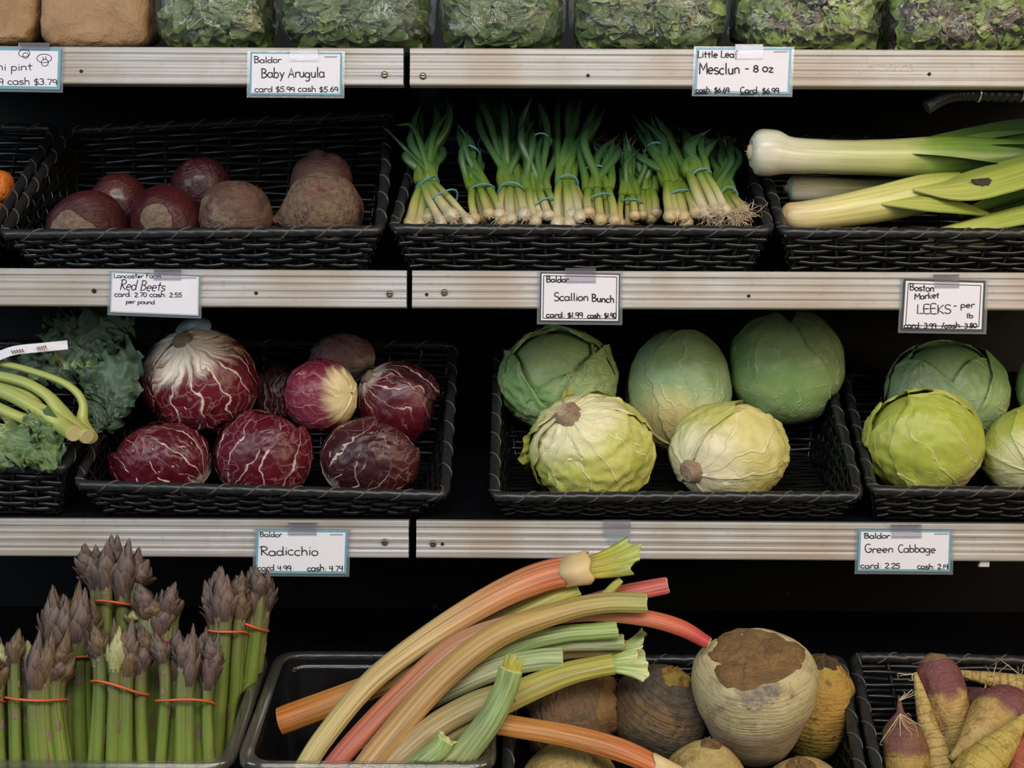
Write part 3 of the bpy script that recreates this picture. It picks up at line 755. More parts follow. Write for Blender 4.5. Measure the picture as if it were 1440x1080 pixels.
def head(name, label, cat, group, cx, cy, rx, ry, Y, stem, mats, seed, nleaf=7, wr=0.020, edge=0.035, ryd=None, stem_mat=None, stem_r=0.17, stem_len=0.10, yaw=0.0, wmax=1.25, tmax=2.55, loose=None, loose_mat=None, crk=0.008):
    rnd = random.Random(seed); c = P(cx, cy, Y); s = S(Y)
    Rx, Rz = rx * s, ry * s; Ry = ryd if ryd else (Rx + Rz) / 2 * 0.80
    fz = z3
    q = Vector((0, 0, -1)).rotation_difference(Vector(stem).normalized()).to_matrix() @ Matrix.Rotation(yaw, 3, 'Z')
    off = Vector((seed * 3.1, seed * 1.7, -seed * 0.9))
    def place(th, ph, r):
        p = Vector((math.sin(th) * math.cos(ph), math.sin(th) * math.sin(ph), -math.cos(th)))
        w = q @ p
        g = c + Vector((w.x * Rx, w.y * Ry, w.z * Rz)) * r
        g.z = max(g.z, fz(g.y) + 0.0085 + 0.15 * max(0, fz(g.y) + 0.02 - g.z) * 0)
        return g, p
    if not isinstance(mats, (list, tuple)): mats = [mats]
    b = MB()
    rows = []
    for i in range(25):
        th = math.pi * i / 24
        rows.append([place(th, 2 * math.pi * j / 32, 0.875)[0] for j in range(32)])
    b.grid(rows, uv=lambda i, j: (0.2 + 0.6 * ((j * 4 / 32) % 1.0), 0.25 + 0.7 * i / 24), wrap=True)
    def leaf(mb, k, base, ph0, W, tm, mi, lift=1.0, nu=46, nv=52):
        rows = []
        lo = off + Vector((k * 2.3, k, 0))
        for i in range(nv + 1):
            v = i / nv; th = 0.05 + (tm - 0.05) * v
            f = 1.0 if v < 0.5 else math.sqrt(max(0.0, 1 - ((v - 0.5) / 0.5) ** 2))
            row = []
            for j in range(nu + 1):
                u = -1 + 2 * j / nu
                wob = 1 + 0.22 * noise.noise(Vector((v * 4, k * 3.3, 1 if u > 0 else -1)) + off) + 0.06 * noise.noise(Vector((v * 15, k * 3.3, u)) + off)
                ph = ph0 + u * W * f * wob
                p0 = Vector((math.sin(th) * math.cos(ph), math.sin(th) * math.sin(ph), -math.cos(th)))
                e = max(sstep(0.80, 1.0, abs(u)), sstep(0.90, 1.0, v))
                w = ridged(p0, lo)
                rib = math.exp(-(u / 0.07) ** 2) * (1 - v) * 0.03
                amp = wr * (0.45 + 0.8 * sstep(0.1, 0.7, v))
                cx_ = noise.noise(Vector((u * 1.6, v * 8.5 + 0.8 * noise.noise(Vector((u * 3, v * 3, k)) + off), k * 2.0)) + off)
                amp2 = crk * sstep(0.06, 0.3, v) * (1 - 2.6 * abs(cx_))
                r = base + amp * w + amp2 + rib + edge * lift * e * (0.5 + 0.9 * noise.noise(Vector((v * 7, u * 7, k)) + off)) - 0.006 * (1 - e) * abs(u)
                row.append(place(th, ph, r)[0])
            rows.append(row)
        mb.grid(rows, mi=mi)
    order = []
    for k in range(nleaf):
        leaf(b, k, 0.895 + 0.085 * k / max(1, nleaf - 1), yaw + k * 2.399 + rnd.uniform(-.2, .2), wmax * rnd.uniform(0.85, 1.1), tmax * rnd.uniform(0.90, 1.04), k % len(mats))
    o = b.build(name, mats, loc=(c.x, c.y, c.z - Rz))
    tag(o, label, cat, group)
    if stem_mat:
        m = MB(); ax = (q @ Vector((0, 0, -1)))
        ax = Vector((ax.x * Rx, ax.y * Ry, ax.z * Rz)); R = (Rx + Rz) / 2
        def dd(p, ctr, a, tt): return ctr + (p - ctr) * (1 + 0.16 * noise.noise(Vector((math.cos(a) * 1.5, math.sin(a) * 1.5, tt * 2)) + off))
        m.tube([c + ax * 0.88, c + ax * 0.98, c + ax * (1.0 + stem_len * 0.6), c + ax * (1.0 + stem_len)], [R * stem_r * 1.25, R * stem_r * 1.1, R * stem_r, R * stem_r * 0.8], 20, disp=dd)
        m.build('stem', stem_mat, o)
    if loose:
        for k, (ph, W, tm, base) in enumerate(loose):
            m = MB(); leaf(m, 20 + k, base, ph, W, tm, 0, lift=2.6); m.build('outer_leaf', loose_mat or mats[0], o)
    return o

cab_green = veined('green_cabbage_leaf', (0.23, 0.40, 0.14), (0.36, 0.51, 0.22), (0.62, 0.62, 0.36), (0.58, 0.64, 0.40), 0.30, 1.7, 0.07, 0.8, 0.40, bumpk=0.7)
cab_mid = veined('bluish_cabbage_leaf', (0.22, 0.38, 0.15), (0.36, 0.50, 0.27), (0.70, 0.60, 0.26), (0.58, 0.63, 0.44), 0.52, 1.6, 0.07, 0.8, 0.4, bumpk=0.7)
cab_smooth = veined('dark_cabbage_leaf', (0.20, 0.35, 0.11), (0.32, 0.46, 0.19), (0.55, 0.58, 0.36), (0.50, 0.58, 0.36), 0.30, 1.5, 0.06, 0.75, 0.4, bumpk=0.7)
cab_pale = veined('pale_cabbage_leaf', (0.58, 0.57, 0.17), (0.44, 0.48, 0.09), (0.74, 0.70, 0.42), (0.72, 0.70, 0.38), 0.50, 1.8, 0.09, 0.75, 0.3, bumpk=0.6, wrk=17)
cab_cream = veined('cream_cabbage_leaf', (0.64, 0.58, 0.23), (0.56, 0.53, 0.16), (0.74, 0.68, 0.44), (0.74, 0.68, 0.42), 0.5, 1.7, 0.09, 0.65, 0.3, bumpk=0.6, wrk=17)
cab_lime = veined('lime_cabbage_leaf', (0.37, 0.43, 0.06), (0.48, 0.50, 0.12), (0.62, 0.60, 0.30), (0.58, 0.60, 0.28), 0.45, 1.6, 0.07, 0.75, 0.35, bumpk=0.6, wrk=17)
cab_stem = rooty('cut_cabbage_stem', (0.42, 0.30, 0.19), (0.52, 0.40, 0.27), scar=(0.25, 0.15, 0.08), rough=0.7)
g5 = 'green cabbages in the wicker baskets'
head('green_cabbage', 'green cabbage with overlapping creased leaves, behind the pale cabbage with its cut stem on top', 'cabbage', g5, 785, 534, 84, 75, 0.250, (0.15, 0.75, -0.6), [cab_green], 3, nleaf=8, wr=0.034, crk=0.018, edge=0.07, yaw=0.8)
head('green_cabbage', 'upright bluish-green cabbage with a yellow base, in the middle of the back row', 'cabbage', g5, 955, 548, 76, 90, 0.250, (-0.15, -0.45, -0.9), [cab_mid], 8, nleaf=6, wr=0.012, edge=0.015, yaw=1.2, tmax=2.8, wmax=1.5)
head('green_cabbage', 'largest smooth dark green cabbage, just under the rail at the right of its basket', 'cabbage', g5, 1107, 514, 84, 84, 0.250, (0.1, 0.3, -0.9), [cab_smooth], 14, nleaf=6, wr=0.010, edge=0.02, yaw=2.3, tmax=2.9, wmax=1.5, loose=[(-1.2, 0.45, 0.95, 1.03)])
head('green_cabbage', 'pale yellow-green crinkled cabbage with its cut stem at the upper left', 'cabbage', g5, 832, 632, 88, 79, 0.108, (-0.42, -0.62, 0.66), [cab_pale], 21, nleaf=7, wr=0.036, crk=0.034, edge=0.06, stem_mat=cab_stem, yaw=0.4, stem_r=0.19, loose=[(2.4, 0.8, 1.9, 1.0)], loose_mat=cab_lime)
head('green_cabbage', 'cream yellow cabbage with its cut stem at the lower left', 'cabbage', g5, 1024, 636, 84, 72, 0.108, (-0.72, -0.62, -0.36), [cab_cream, cab_cream, cab_pale], 27, nleaf=7, wr=0.030, crk=0.026, edge=0.05, stem_mat=cab_stem, yaw=1.9, stem_r=0.19)
head('green_cabbage', 'bluish-green cabbage behind the lime cabbage, under the LEEKS sign', 'cabbage', g5, 1332, 552, 88, 76, 0.255, (0.2, 0.4, -0.9), [cab_mid, cab_green], 33, nleaf=7, wr=0.016, edge=0.035, yaw=0.2)
head('green_cabbage', 'lime green cabbage in front, pressed against the left end of the right-hand basket', 'cabbage', g5, 1298, 622, 85, 78, 0.108, (0.45, 0.3, -0.85), [cab_lime], 39, nleaf=6, wr=0.026, crk=0.022, edge=0.03, yaw=2.9, tmax=2.9)
head('green_cabbage', 'yellow cabbage with a pale base, cut off at the right edge of the photo', 'cabbage', g5, 1462, 636, 82, 70, 0.108, (-0.35, -0.8, -0.35), [cab_lime], 45, nleaf=6, wr=0.016, edge=0.03, yaw=1.0)
head('green_cabbage', 'dark green cabbage cut to a sliver at the right edge above the yellow cabbage', 'cabbage', g5, 1496, 545, 66, 66, 0.24, (0.1, 0.3, -0.9), [cab_smooth], 51, nleaf=5, wr=0.01, edge=0.02)

rad_red = veined('red_radicchio_leaf', (0.070, 0.004, 0.011), (0.120, 0.008, 0.018), (0.70, 0.60, 0.52), (0.66, 0.46, 0.44), 0.26, 1.9, 0.085, 1.0, 0.22, bumpk=0.7, rough=0.36, wrk=24)
rad_white = veined('white_ribbed_radicchio_leaf', (0.080, 0.005, 0.013), (0.13, 0.009, 0.020), (0.78, 0.70, 0.58), (0.72, 0.57, 0.50), 0.46, 2.4, 0.10, 1.0, 0.18, bumpk=0.7, rough=0.36, wrk=20, ragk=0.75)
rad_pink = veined('pink_radicchio_leaf', (0.14, 0.012, 0.030), (0.22, 0.032, 0.065), (0.74, 0.62, 0.34), (0.62, 0.40, 0.34), 0.46, 2.6, 0.07, 0.9, 0.22, bumpk=0.7, rough=0.36, wrk=24)
rad_dark = veined('brown_radicchio_leaf', (0.035, 0.007, 0.011), (0.066, 0.012, 0.014), (0.50, 0.42, 0.38), (0.58, 0.42, 0.38), 0.26, 1.7, 0.085, 1.0, 0.2, bumpk=0.7, rough=0.40, wrk=24)
rad_grey = veined('grey_radicchio_leaf', (0.15, 0.075, 0.08), (0.24, 0.14, 0.14), (0.45, 0.38, 0.30), (0.42, 0.30, 0.28), 0.3, 2.0, 0.08, 0.7, 0.4, bumpk=0.8, rough=0.55, wrk=24)
rad_stem = rooty('radicchio_stem', (0.40, 0.33, 0.24), (0.28, 0.22, 0.16), rough=0.7)
g8 = 'radicchio heads in the wicker basket'
r1 = head('radicchio', 'largest radicchio, white ribs fanning from its stem under a pale blue sticker', 'radicchio', g8, 281, 536, 83, 77, 0.185, (-0.20, -0.60, 0.78), [rad_white, rad_white], 61, nleaf=7, wr=0.024, edge=0.03, stem_mat=rad_stem, yaw=0.5, stem_r=0.16, stem_len=0.02)
head('radicchio', 'burgundy radicchio at the front left of its basket', 'radicchio', g8, 226, 647, 72, 57, 0.095, (0.75, 0.1, -0.6), [rad_red], 67, nleaf=7, wr=0.034, edge=0.04, yaw=1.0)
head('radicchio', 'burgundy radicchio in the middle of the front row', 'radicchio', g8, 372, 640, 70, 66, 0.10, (-0.35, -0.05, -0.9), [rad_red], 73, nleaf=7, wr=0.028, edge=0.04, yaw=0.2)
head('radicchio', 'brownish dark radicchio with one pale vein down its left side, front right of its basket', 'radicchio', g8, 521, 645, 72, 59, 0.098, (-0.55, -0.05, -0.8), [rad_dark], 79, nleaf=7, wr=0.028, edge=0.04, yaw=2.1)
head('radicchio', 'pinkish radicchio whose cream coloured base faces right', 'radicchio', g8, 452, 556, 52, 52, 0.150, (0.85, -0.42, 0.05), [rad_pink], 85, nleaf=7, wr=0.028, edge=0.035, yaw=0.6, wmax=1.4)
head('radicchio', 'dark red radicchio with a few white ribs, at the right end behind the brownish one', 'radicchio', g8, 562, 566, 63, 60, 0.205, (-0.72, -0.30, 0.62), [rad_red, rad_dark], 91, nleaf=6, wr=0.020, edge=0.03, stem_mat=rad_stem, yaw=1.4, stem_len=0.04)
head('radicchio', 'greyish wilted radicchio at the top, behind the pinkish one', 'radicchio', g8, 482, 504, 46, 35, 0.270, (0.75, -0.35, -0.4), [rad_grey], 97, nleaf=6, wr=0.05, edge=0.06, yaw=0.3)
head('radicchio', 'radicchio half hidden between the largest head and the pinkish one', 'radicchio', g8, 388, 552, 34, 44, 0.245, (0.1, 0.3, -0.9), [rad_dark, rad_red], 103, nleaf=6, wr=0.04, edge=0.06, yaw=0.3)
b = MB()
c = P(272, 463, 0.178); st = []
axs = Vector((-0.10, -0.72, 0.68)).normalized(); rr = axs.cross(Vector((1, 0, 0))).normalized(); qq = axs.cross(rr)
for k in (0.0, 0.5, 1.0):
    st.append([c + axs * (0.003 * (1 - k * k)) + (rr * math.cos(a) + qq * math.sin(a) * 1.05) * (0.0265 * k + 1e-4) for a in [2 * math.pi * j / 28 for j in range(28)]])
b.grid(st, wrap=True)
so = b.build('sticker', plain('pale_blue_sticker', (0.50, 0.66, 0.80), 0.5, 0, 0.08), r1); so['label'] = 'pale blue round sticker'
so.modifiers.new('thick', 'SOLIDIFY').thickness = 0.0008

# ------------------------------------------------------------------ root vegetables
def root(name, label, cat, group, p0, p1, prof, mats, seed, disp=0.05, dfreq=1.6, n=36, flat=1.0, bend=(0, 0, 0), capmi=None, loc=None, parent=None, steps=5, fz=None):
    """body turned around the axis p0 (crown) -> p1 (tail); prof: (t, radius m)"""
    off = Vector((seed * 1.37, -seed * 2.1, seed * 0.77)); ax = p1 - p0; bv = Vector(bend)
    pr = crom(prof, steps)
    path = [p0 + ax * t + bv * (4 * t * (1 - t)) for t, r in pr]; rad = [max(r, 0.0004) for t, r in pr]
    def dd(p, ctr, a, tt):
        w = (p - p0); k = dfreq / 0.05
        f = 1 + disp * (noise.noise(w * k + off) + 0.55 * noise.noise(w * k * 2.7 + off) + 0.22 * noise.noise(w * k * 6.5 + off))
        g = ctr + (p - ctr) * f
        if fz: g.z = max(g.z, fz(g.y) + 0.0085)
        return g
    b = MB()
    b.tube(path, rad, n, disp=dd, sec=lambda a, t: (math.cos(a), math.sin(a) * flat), capmi=capmi)
    o = b.build(name, mats, parent=parent, loc=loc if loc is not None else p0.lerp(p1, 0.5))
    if parent is None: tag(o, label, cat, group)
    return o

def ballprof(R, L, tail=0.0, shoulder=1.0, top=0.15):
    """(t, r) of a round root of length L: crown at 0, tail thinning at the end"""
    pts = [(0, R * top)]
    for k in range(1, 10):
        t = k / 10; x = 2 * t - 1
        r = R * math.sqrt(max(0.0, 1 - abs(x) ** (2.2 * shoulder)))
        pts.append((t * (1 - tail), r))
    if tail: pts += [(1 - tail * 0.75, R * 0.20), (1 - tail * 0.3, R * 0.08), (1.0, R * 0.02)]
    else: pts.append((1.0, R * 0.12))
    return pts

def strands(mb, c, dirv, n, L, rad, spread, rnd, mi=0):
    for k in range(n):
        d = (Vector(dirv).normalized() + Vector((rnd.gauss(0, spread), rnd.gauss(0, spread), rnd.gauss(0, spread)))).normalized()
        l = L * rnd.uniform(0.5, 1.15); j = Vector((rnd.gauss(0, 1), rnd.gauss(0, 1), rnd.gauss(0, 1))) * l * 0.28
        pts = crom([c, c + d * l * 0.4 + j * 0.4, c + d * l * 0.75 + j * 1.1, c + d * l + j * rnd.uniform(0, 1.6)], 3)
        mb.tube(pts, [rad * (1 - 0.7 * i / (len(pts) - 1)) for i in range(len(pts))], 4)

gb = 'red beets in the wicker basket'
beet_red = lambda nm, **k: rooty(nm, (0.045, 0.008, 0.011), (0.075, 0.014, 0.014), rough=0.36, nscale=14, **k)
def beet(label, cx, top, w, Y, axis, mat, seed, k=1.0, tail=0.12, flat=1.0, crown=False, rk=1.0):
    s = S(Y); R = w / 2 * s * rk; c = P(cx, top, Y) - Vector((0, 0, R * (k if rk == 1 else 1))); a = Vector(axis).normalized()
    L = 2 * R * (1.0 + tail)
    p0 = c - a * R * 0.98; p1 = p0 + a * L * k
    o = root('red_beet', label, 'beet', gb, p0, p1, ballprof(R, L, tail), mat, seed, 0.07, 0.9, loc=(c.x, c.y, c.z - R), fz=z2)
    if not crown: return o
    b = MB(); rnd = random.Random(seed)
    b.tube([p0 + a * 0.006, p0 - a * 0.003, p0 - a * 0.006], [R * 0.26, R * 0.22, R * 0.12], 12, disp=lambda p, q, an, t: q + (p - q) * (1 + 0.25 * math.sin(an * 5 + seed)))
    b.build('crown', MT['beet_crown'], o)
    return o
MT['beet_crown'] = rooty('beet_crown_scar', (0.09, 0.05, 0.04), (0.05, 0.025, 0.022), rough=0.7)
tanc = (0.21, 0.145, 0.105)
beet('smooth dark red beet with a rough tan patch, leftmost of the front row', 122, 272, 112, 0.10, (-0.5, 0.6, 0.5), beet_red('beet_skin_left', tan=tanc, patch=((-0.005, -0.052, 0.042), 0.032)), 5, 0.88)
beet('small wet reddish brown beet behind the leftmost two', 168, 243, 78, 0.16, (0.4, 0.3, -0.8), beet_red('beet_skin_wet', coat=0.6), 9, 1.0)
beet('dark red beet with a long tan scuff, second from the left in the front row', 233, 258, 96, 0.095, (0.2, 0.7, -0.6), beet_red('beet_skin_scuffed', tan=tanc, patch=((0.0, -0.046, 0.045), 0.024)), 15, 1.05)
beet('glossy dark purple beet behind, in the middle', 283, 221, 84, 0.175, (0.3, 0.5, -0.7), rooty('beet_skin_purple', (0.032, 0.008, 0.012), (0.05, 0.011, 0.015), rough=0.30, nscale=14, coat=0.3), 21, 1.0)
beet('round tan-brown rough beet, third in the front row', 332, 253, 104, 0.10, (-0.2, 0.5, -0.8), rooty('beet_skin_tan', (0.145, 0.078, 0.056), (0.095, 0.048, 0.036), scar=(0.05, 0.032, 0.025), tan=(0.21, 0.145, 0.10), cover=0.48, rough=0.5), 27, 1.0)
beet('biggest pinkish tan beet with its tail pointing left, right end of the front row', 458, 243, 138, 0.115, (-0.95, -0.12, -0.18), rooty('beet_skin_pink', (0.165, 0.075, 0.06), (0.12, 0.052, 0.044), tan=(0.20, 0.13, 0.085), cover=0.45, scar=(0.08, 0.03, 0.027), rough=0.5), 33, 1.06, 0.20, rk=0.80)
beet('brown beet with its crown up, behind the biggest one', 453, 214, 88, 0.20, (0.1, 0.5, -0.8), rooty('beet_skin_brown', (0.085, 0.04, 0.035), (0.06, 0.024, 0.024), tan=(0.13, 0.085, 0.06), cover=0.45, rough=0.5), 39, 1.0, crown=True)

car = rooty('orange_root_skin', (0.62, 0.13, 0.02), (0.70, 0.20, 0.03), rough=0.45, rings=9)
for k, (x, y, Y, r, lab) in enumerate([(-8, 264, 0.14, 24, 'orange root vegetable, upper of the two at the left edge beside the beets'), (-20, 306, 0.10, 22, 'orange root vegetable, lower of the two at the left edge beside the beets')]):
    c = P(x, y, Y); root('carrot', lab, 'carrot', 'orange roots at the left edge', c + Vector((0.026, 0, 0.003)), c + Vector((-0.16, 0.01, -0.01)), [(0, 0.010), (0.03, 0.022), (0.15, r * S(Y)), (0.45, 0.021), (0.8, 0.012), (1, 0.004)], car, 3 + k, 0.05)

# rutabagas
gr = 'rutabagas in the wicker basket'
rut_cream = rooty('rutabaga_cream_skin', (0.36, 0.29, 0.20), (0.42, 0.35, 0.24), top=(0.50, 0.43, 0.23), tsplit=0.42, tan=(0.30, 0.25, 0.20), cover=0.33, scar=(0.30, 0.22, 0.13), rough=0.6, nscale=12, streak=0.6)
rut_cut = rooty('rutabaga_cut_crown', (0.27, 0.155, 0.055), (0.19, 0.105, 0.04), scar=(0.12, 0.065, 0.025), rough=0.75, nscale=40)
rut_dark = rooty('rutabaga_dark_skin', (0.16, 0.095, 0.034), (0.085, 0.055, 0.03), tan=(0.12, 0.09, 0.06), cover=0.5, scar=(0.07, 0.04, 0.02), rough=0.55, rings=16, nscale=16)
rut_brown = rooty('rutabaga_brown_skin', (0.17, 0.10, 0.05), (0.11, 0.065, 0.036), scar=(0.07, 0.065, 0.03), rough=0.6, nscale=13)
rut_gold = rooty('rutabaga_golden_skin', (0.46, 0.25, 0.05), (0.38, 0.28, 0.05), scar=(0.09, 0.06, 0.02), rough=0.6, nscale=22)
rut_yel = rooty('rutabaga_yellow_skin', (0.48, 0.37, 0.14), (0.38, 0.28, 0.09), scar=(0.20, 0.12, 0.045), rough=0.6, nscale=20)
def rutabaga(label, cx, cy, rx, Y, axis, prof, mat, seed, cut=True, disp=0.05, cutr=0.5, flat=1.0, cutmat=None):
    s = S(Y); R = rx * s; a = Vector(axis).normalized(); c = P(cx, cy, Y)
    L = 2 * R * prof[0]; p0 = c - a * L / 2; p1 = c + a * L / 2
    o = root('rutabaga', label, 'rutabaga', gr, p0, p1, [(t, r * R) for t, r in prof[1]], mat, seed, disp, 0.45, n=40, flat=flat, loc=(c.x, c.y, c.z - R), fz=well_z)
    if cut:
        off = Vector((seed, seed * 2, 1.0)); b = MB(); up = a.cross(Vector((1, 0, 0))).normalized(); sd = a.cross(up)
        rows = []
        for i, k in enumerate((0.02, 0.25, 0.5, 0.72, 0.9, 1.0, 1.03)):
            row = []
            for j in range(36):
                an = 2 * math.pi * j / 36
                rr2 = R * cutr * k * (1 + 0.06 * math.cos(3 * an + seed) + 0.04 * math.sin(5 * an + seed))
                h = 0.006 * noise.noise(Vector((k * 3 * math.cos(an), k * 3 * math.sin(an), seed))) + 0.003 * noise.noise(Vector((k * 9 * math.cos(an), k * 9 * math.sin(an), seed))) + (0.006 if k < 0.95 else (0.003 if k < 1.01 else -0.012)) - 0.006 * (k ** 2)
                row.append(p0 - a * h + (up * math.cos(an) + sd * math.sin(an)) * rr2)
            rows.append(row)
        b.grid(rows, wrap=True); b.fan(rows[0], p0 - a * 0.006, flip=True); b.build('cut_crown', cutmat or rut_cut, o)
    return o
BAR = [(0, 0.72), (0.04, 0.86), (0.15, 0.98), (0.3, 1.0), (0.5, 0.93), (0.72, 0.78), (0.92, 0.62), (1, 0.50)]
RND = [(0, 0.30), (0.08, 0.55), (0.22, 0.84), (0.42, 1.0), (0.62, 0.96), (0.82, 0.70), (0.95, 0.35), (1, 0.15)]
rutabaga('largest cream rutabaga with a flat tan cut top, centre of the basket', 1062, 988, 86, -0.15, (0.10, 0.42, -0.90), (0.93, BAR), rut_cream, 11, cutr=0.78, disp=0.085)
rutabaga('dark ringed rutabaga left of the largest one, its top split into facets', 926, 1004, 70, -0.11, (-0.30, 0.40, -0.85), (0.98, RND), rut_dark, 17, cutr=0.34, cutmat=rut_gold)
rutabaga('brown rutabaga under the rhubarb ends, its hollow crown facing right', 792, 1004, 76, -0.10, (-0.85, 0.25, -0.25), (1.0, RND), rut_brown, 23, cutr=0.52)
rutabaga('golden brown rough rutabaga behind the largest one, at the right', 1146, 1000, 58, -0.085, (-0.10, 0.30, -0.95), (1.35, RND), rut_gold, 29, cut=True, cutr=0.35, disp=0.09, cutmat=rut_dark)
rutabaga('pale rutabaga under the orange rhubarb stalk at the bottom edge', 800, 1122, 76, -0.19, (-0.6, 0.3, -0.7), (1.0, RND), rut_yel, 35, cut=False)
rutabaga('yellow rutabaga with a pointed top below the dark ringed one', 990, 1112, 66, -0.215, (-0.1, 0.15, -0.98), (1.05, [(0, 0.25), (0.08, 0.5), (0.25, 0.82), (0.5, 1.0), (0.75, 0.9), (0.95, 0.5), (1, 0.2)]), rut_yel, 41, cutr=0.25)
rutabaga('pale yellow rutabaga at the bottom edge below the golden brown one', 1132, 1128, 62, -0.215, (0.2, 0.4, -0.9), (1.0, RND), rut_yel, 47, cutr=0.36)

# turnips and parsnips
gt = 'purple-shouldered turnips and parsnips in the wicker basket'
tur = rooty('purple_top_turnip_skin', (0.44, 0.27, 0.085), (0.52, 0.37, 0.13), top=(0.19, 0.062, 0.062), tsplit=0.36, scar=(0.22, 0.12, 0.04), rough=0.55, nscale=26)
tur2 = rooty('dark_purple_turnip_skin', (0.34, 0.20, 0.06), (0.22, 0.11, 0.05), top=(0.12, 0.045, 0.042), tsplit=0.45, scar=(0.20, 0.12, 0.05), rough=0.55, nscale=26)
tur3 = rooty('purple_yellow_turnip_skin', (0.17, 0.065, 0.055), (0.22, 0.10, 0.06), top=(0.44, 0.29, 0.075), tsplit=0.40, scar=(0.16, 0.09, 0.035), rough=0.55, nscale=26)
par = rooty('parsnip_skin', (0.48, 0.33, 0.11), (0.55, 0.41, 0.14), scar=(0.25, 0.15, 0.05), rough=0.55, rings=13, nscale=24)
par2 = rooty('yellow_parsnip_skin', (0.56, 0.43, 0.11), (0.50, 0.37, 0.08), scar=(0.30, 0.19, 0.05), rough=0.5, rings=8, nscale=24)
orr = rooty('orange_pink_root_skin', (0.52, 0.16, 0.08), (0.45, 0.12, 0.07), rough=0.5)
MT['rootlet'] = plain('dry_rootlets', (0.60, 0.48, 0.30), 0.7)
MT['turnip_cap'] = rooty('turnip_leaf_scar', (0.34, 0.21, 0.10), (0.26, 0.15, 0.07), rough=0.75, nscale=45)
def rroot(nm, label, cat, a, bb, prof, mat, seed, bend=(0, 0, 0), cap=None, hairs=None, disp=0.06):
    p0, p1 = P(*a), P(*bb); s = S(a[2])
    o = root(nm, label, cat, gt, p0, p1, [(t, r * s) for t, r in prof], mat, seed, disp, 1.3, n=28, bend=bend, fz=well_z, loc=(p0.lerp(p1, .5).x, p0.lerp(p1, .5).y, min(p0.z, p1.z)))
    ax = (p1 - p0).normalized()
    if cap:
        b = MB(); R = cap * s
        b.tube([p0 + ax * R * 0.95, p0 + ax * R * 0.35, p0 - ax * R * 0.12, p0 - ax * R * 0.28], [R * 1.06, R * 0.99, R * 0.66, R * 0.15], 24, disp=lambda p, q, an, t: q + (p - q) * (1 + 0.04 * noise.noise(p * 90)))
        b.build('leaf_scar', MT['turnip_cap'], o)
    if hairs:
        b = MB(); rnd = random.Random(seed)
        for (hx, hy, dx, dy, n, L) in hairs: strands(b, P(hx, hy, a[2] - 0.004), (dx, -0.2, dy), n, L, 0.0007, 0.45, rnd)
        b.build('rootlets', MT['rootlet'], o)
    return o
rroot('turnip', 'tall upright turnip with a tan cap and purple shoulder, nearest the back rim', 'turnip', (1313, 926, -0.10), (1350, 1075, -0.14), [(0, 12), (0.04, 23), (0.16, 31), (0.34, 33), (0.55, 31), (0.8, 22), (1, 9)], tur, 3, cap=24)
rroot('parsnip', 'thin upside-down parsnip leaning on the upright turnip, its tip at the top', 'parsnip', (1324, 1100, -0.19), (1287, 946, -0.135), [(0, 16), (0.06, 21), (0.3, 19), (0.6, 12), (0.85, 7), (1, 2.5)], par, 7, hairs=[(1284, 948, -0.8, -0.1, 4, 0.02)])
o = rroot('turnip', 'purplish turnip at the left of the basket with a hairy tail sticking up', 'turnip', (1276, 1128, -0.20), (1264, 978, -0.15), [(0, 18), (0.1, 32), (0.35, 37), (0.6, 33), (0.76, 17), (0.84, 6), (0.93, 3), (1, 1)], tur3, 11, hairs=[(1266, 1004, 0.2, -1.0, 9, 0.05), (1265, 985, 0.3, 0.9, 4, 0.02)])
rroot('turnip', 'turnip lying across with a big pink-purple shoulder at the right', 'turnip', (1434, 984, -0.13), (1338, 1066, -0.20), [(0, 14), (0.05, 28), (0.2, 39), (0.4, 37), (0.6, 25), (0.8, 12), (1, 4)], tur, 19, cap=26, hairs=[(1345, 1062, -0.6, -0.6, 8, 0.03)])
rroot('parsnip', 'pale parsnip lying level along the back rim with upright rootlets', 'parsnip', (1462, 968, -0.06), (1334, 944, -0.05), [(0, 11), (0.1, 15), (0.35, 13), (0.7, 8), (1, 3)], par, 23, hairs=[(1396, 952, 0.1, 1.0, 3, 0.032), (1436, 950, -0.1, 1, 2, 0.035), (1386, 962, -0.3, -0.8, 3, 0.02), (1362, 946, 0, 1, 1, 0.015)])
rroot('parsnip', 'thick yellow parsnip at the bottom right, its tip pointing to the upper right', 'parsnip', (1358, 1104, -0.235), (1446, 1004, -0.19), [(0, 18), (0.07, 30), (0.3, 29), (0.6, 20), (0.85, 10), (1, 4)], par2, 29)
rroot('turnip', 'dark turnip mostly hidden behind the pink-shouldered one', 'turnip', (1372, 968, -0.075), (1376, 1050, -0.10), [(0, 14), (0.08, 24), (0.3, 32), (0.6, 28), (1, 10)], tur2, 31)
rroot('turnip', 'orange-pink root at the bottom right corner of the photo', 'turnip', (1466, 1040, -0.20), (1420, 1120, -0.22), [(0, 14), (0.1, 26), (0.4, 32), (0.7, 24), (1, 10)], orr, 37)
# ------------------------------------------------------------------ scallions, leeks
MT['scallion'] = gradient('scallion_stalk', [(0.0, (0.50, 0.38, 0.20)), (0.08, (0.50, 0.42, 0.22)), (0.20, (0.36, 0.36, 0.10)), (0.36, (0.15, 0.23, 0.028)), (0.60, (0.050, 0.12, 0.024)), (0.8, (0.024, 0.068, 0.026)), (1.0, (0.014, 0.042, 0.020))], 0.40, 0.3, 26)
MT['scallion_white'] = gradient('white_scallion_stalk', [(0.0, (0.52, 0.45, 0.32)), (0.14, (0.54, 0.49, 0.30)), (0.28, (0.34, 0.35, 0.11)), (0.40, (0.14, 0.22, 0.035)), (0.60, (0.048, 0.12, 0.030)), (0.8, (0.024, 0.068, 0.028)), (1.0, (0.014, 0.040, 0.022))], 0.40, 0.3, 26)
MT['roots'] = plain('pale_fine_roots', (0.58, 0.46, 0.32), 0.7)
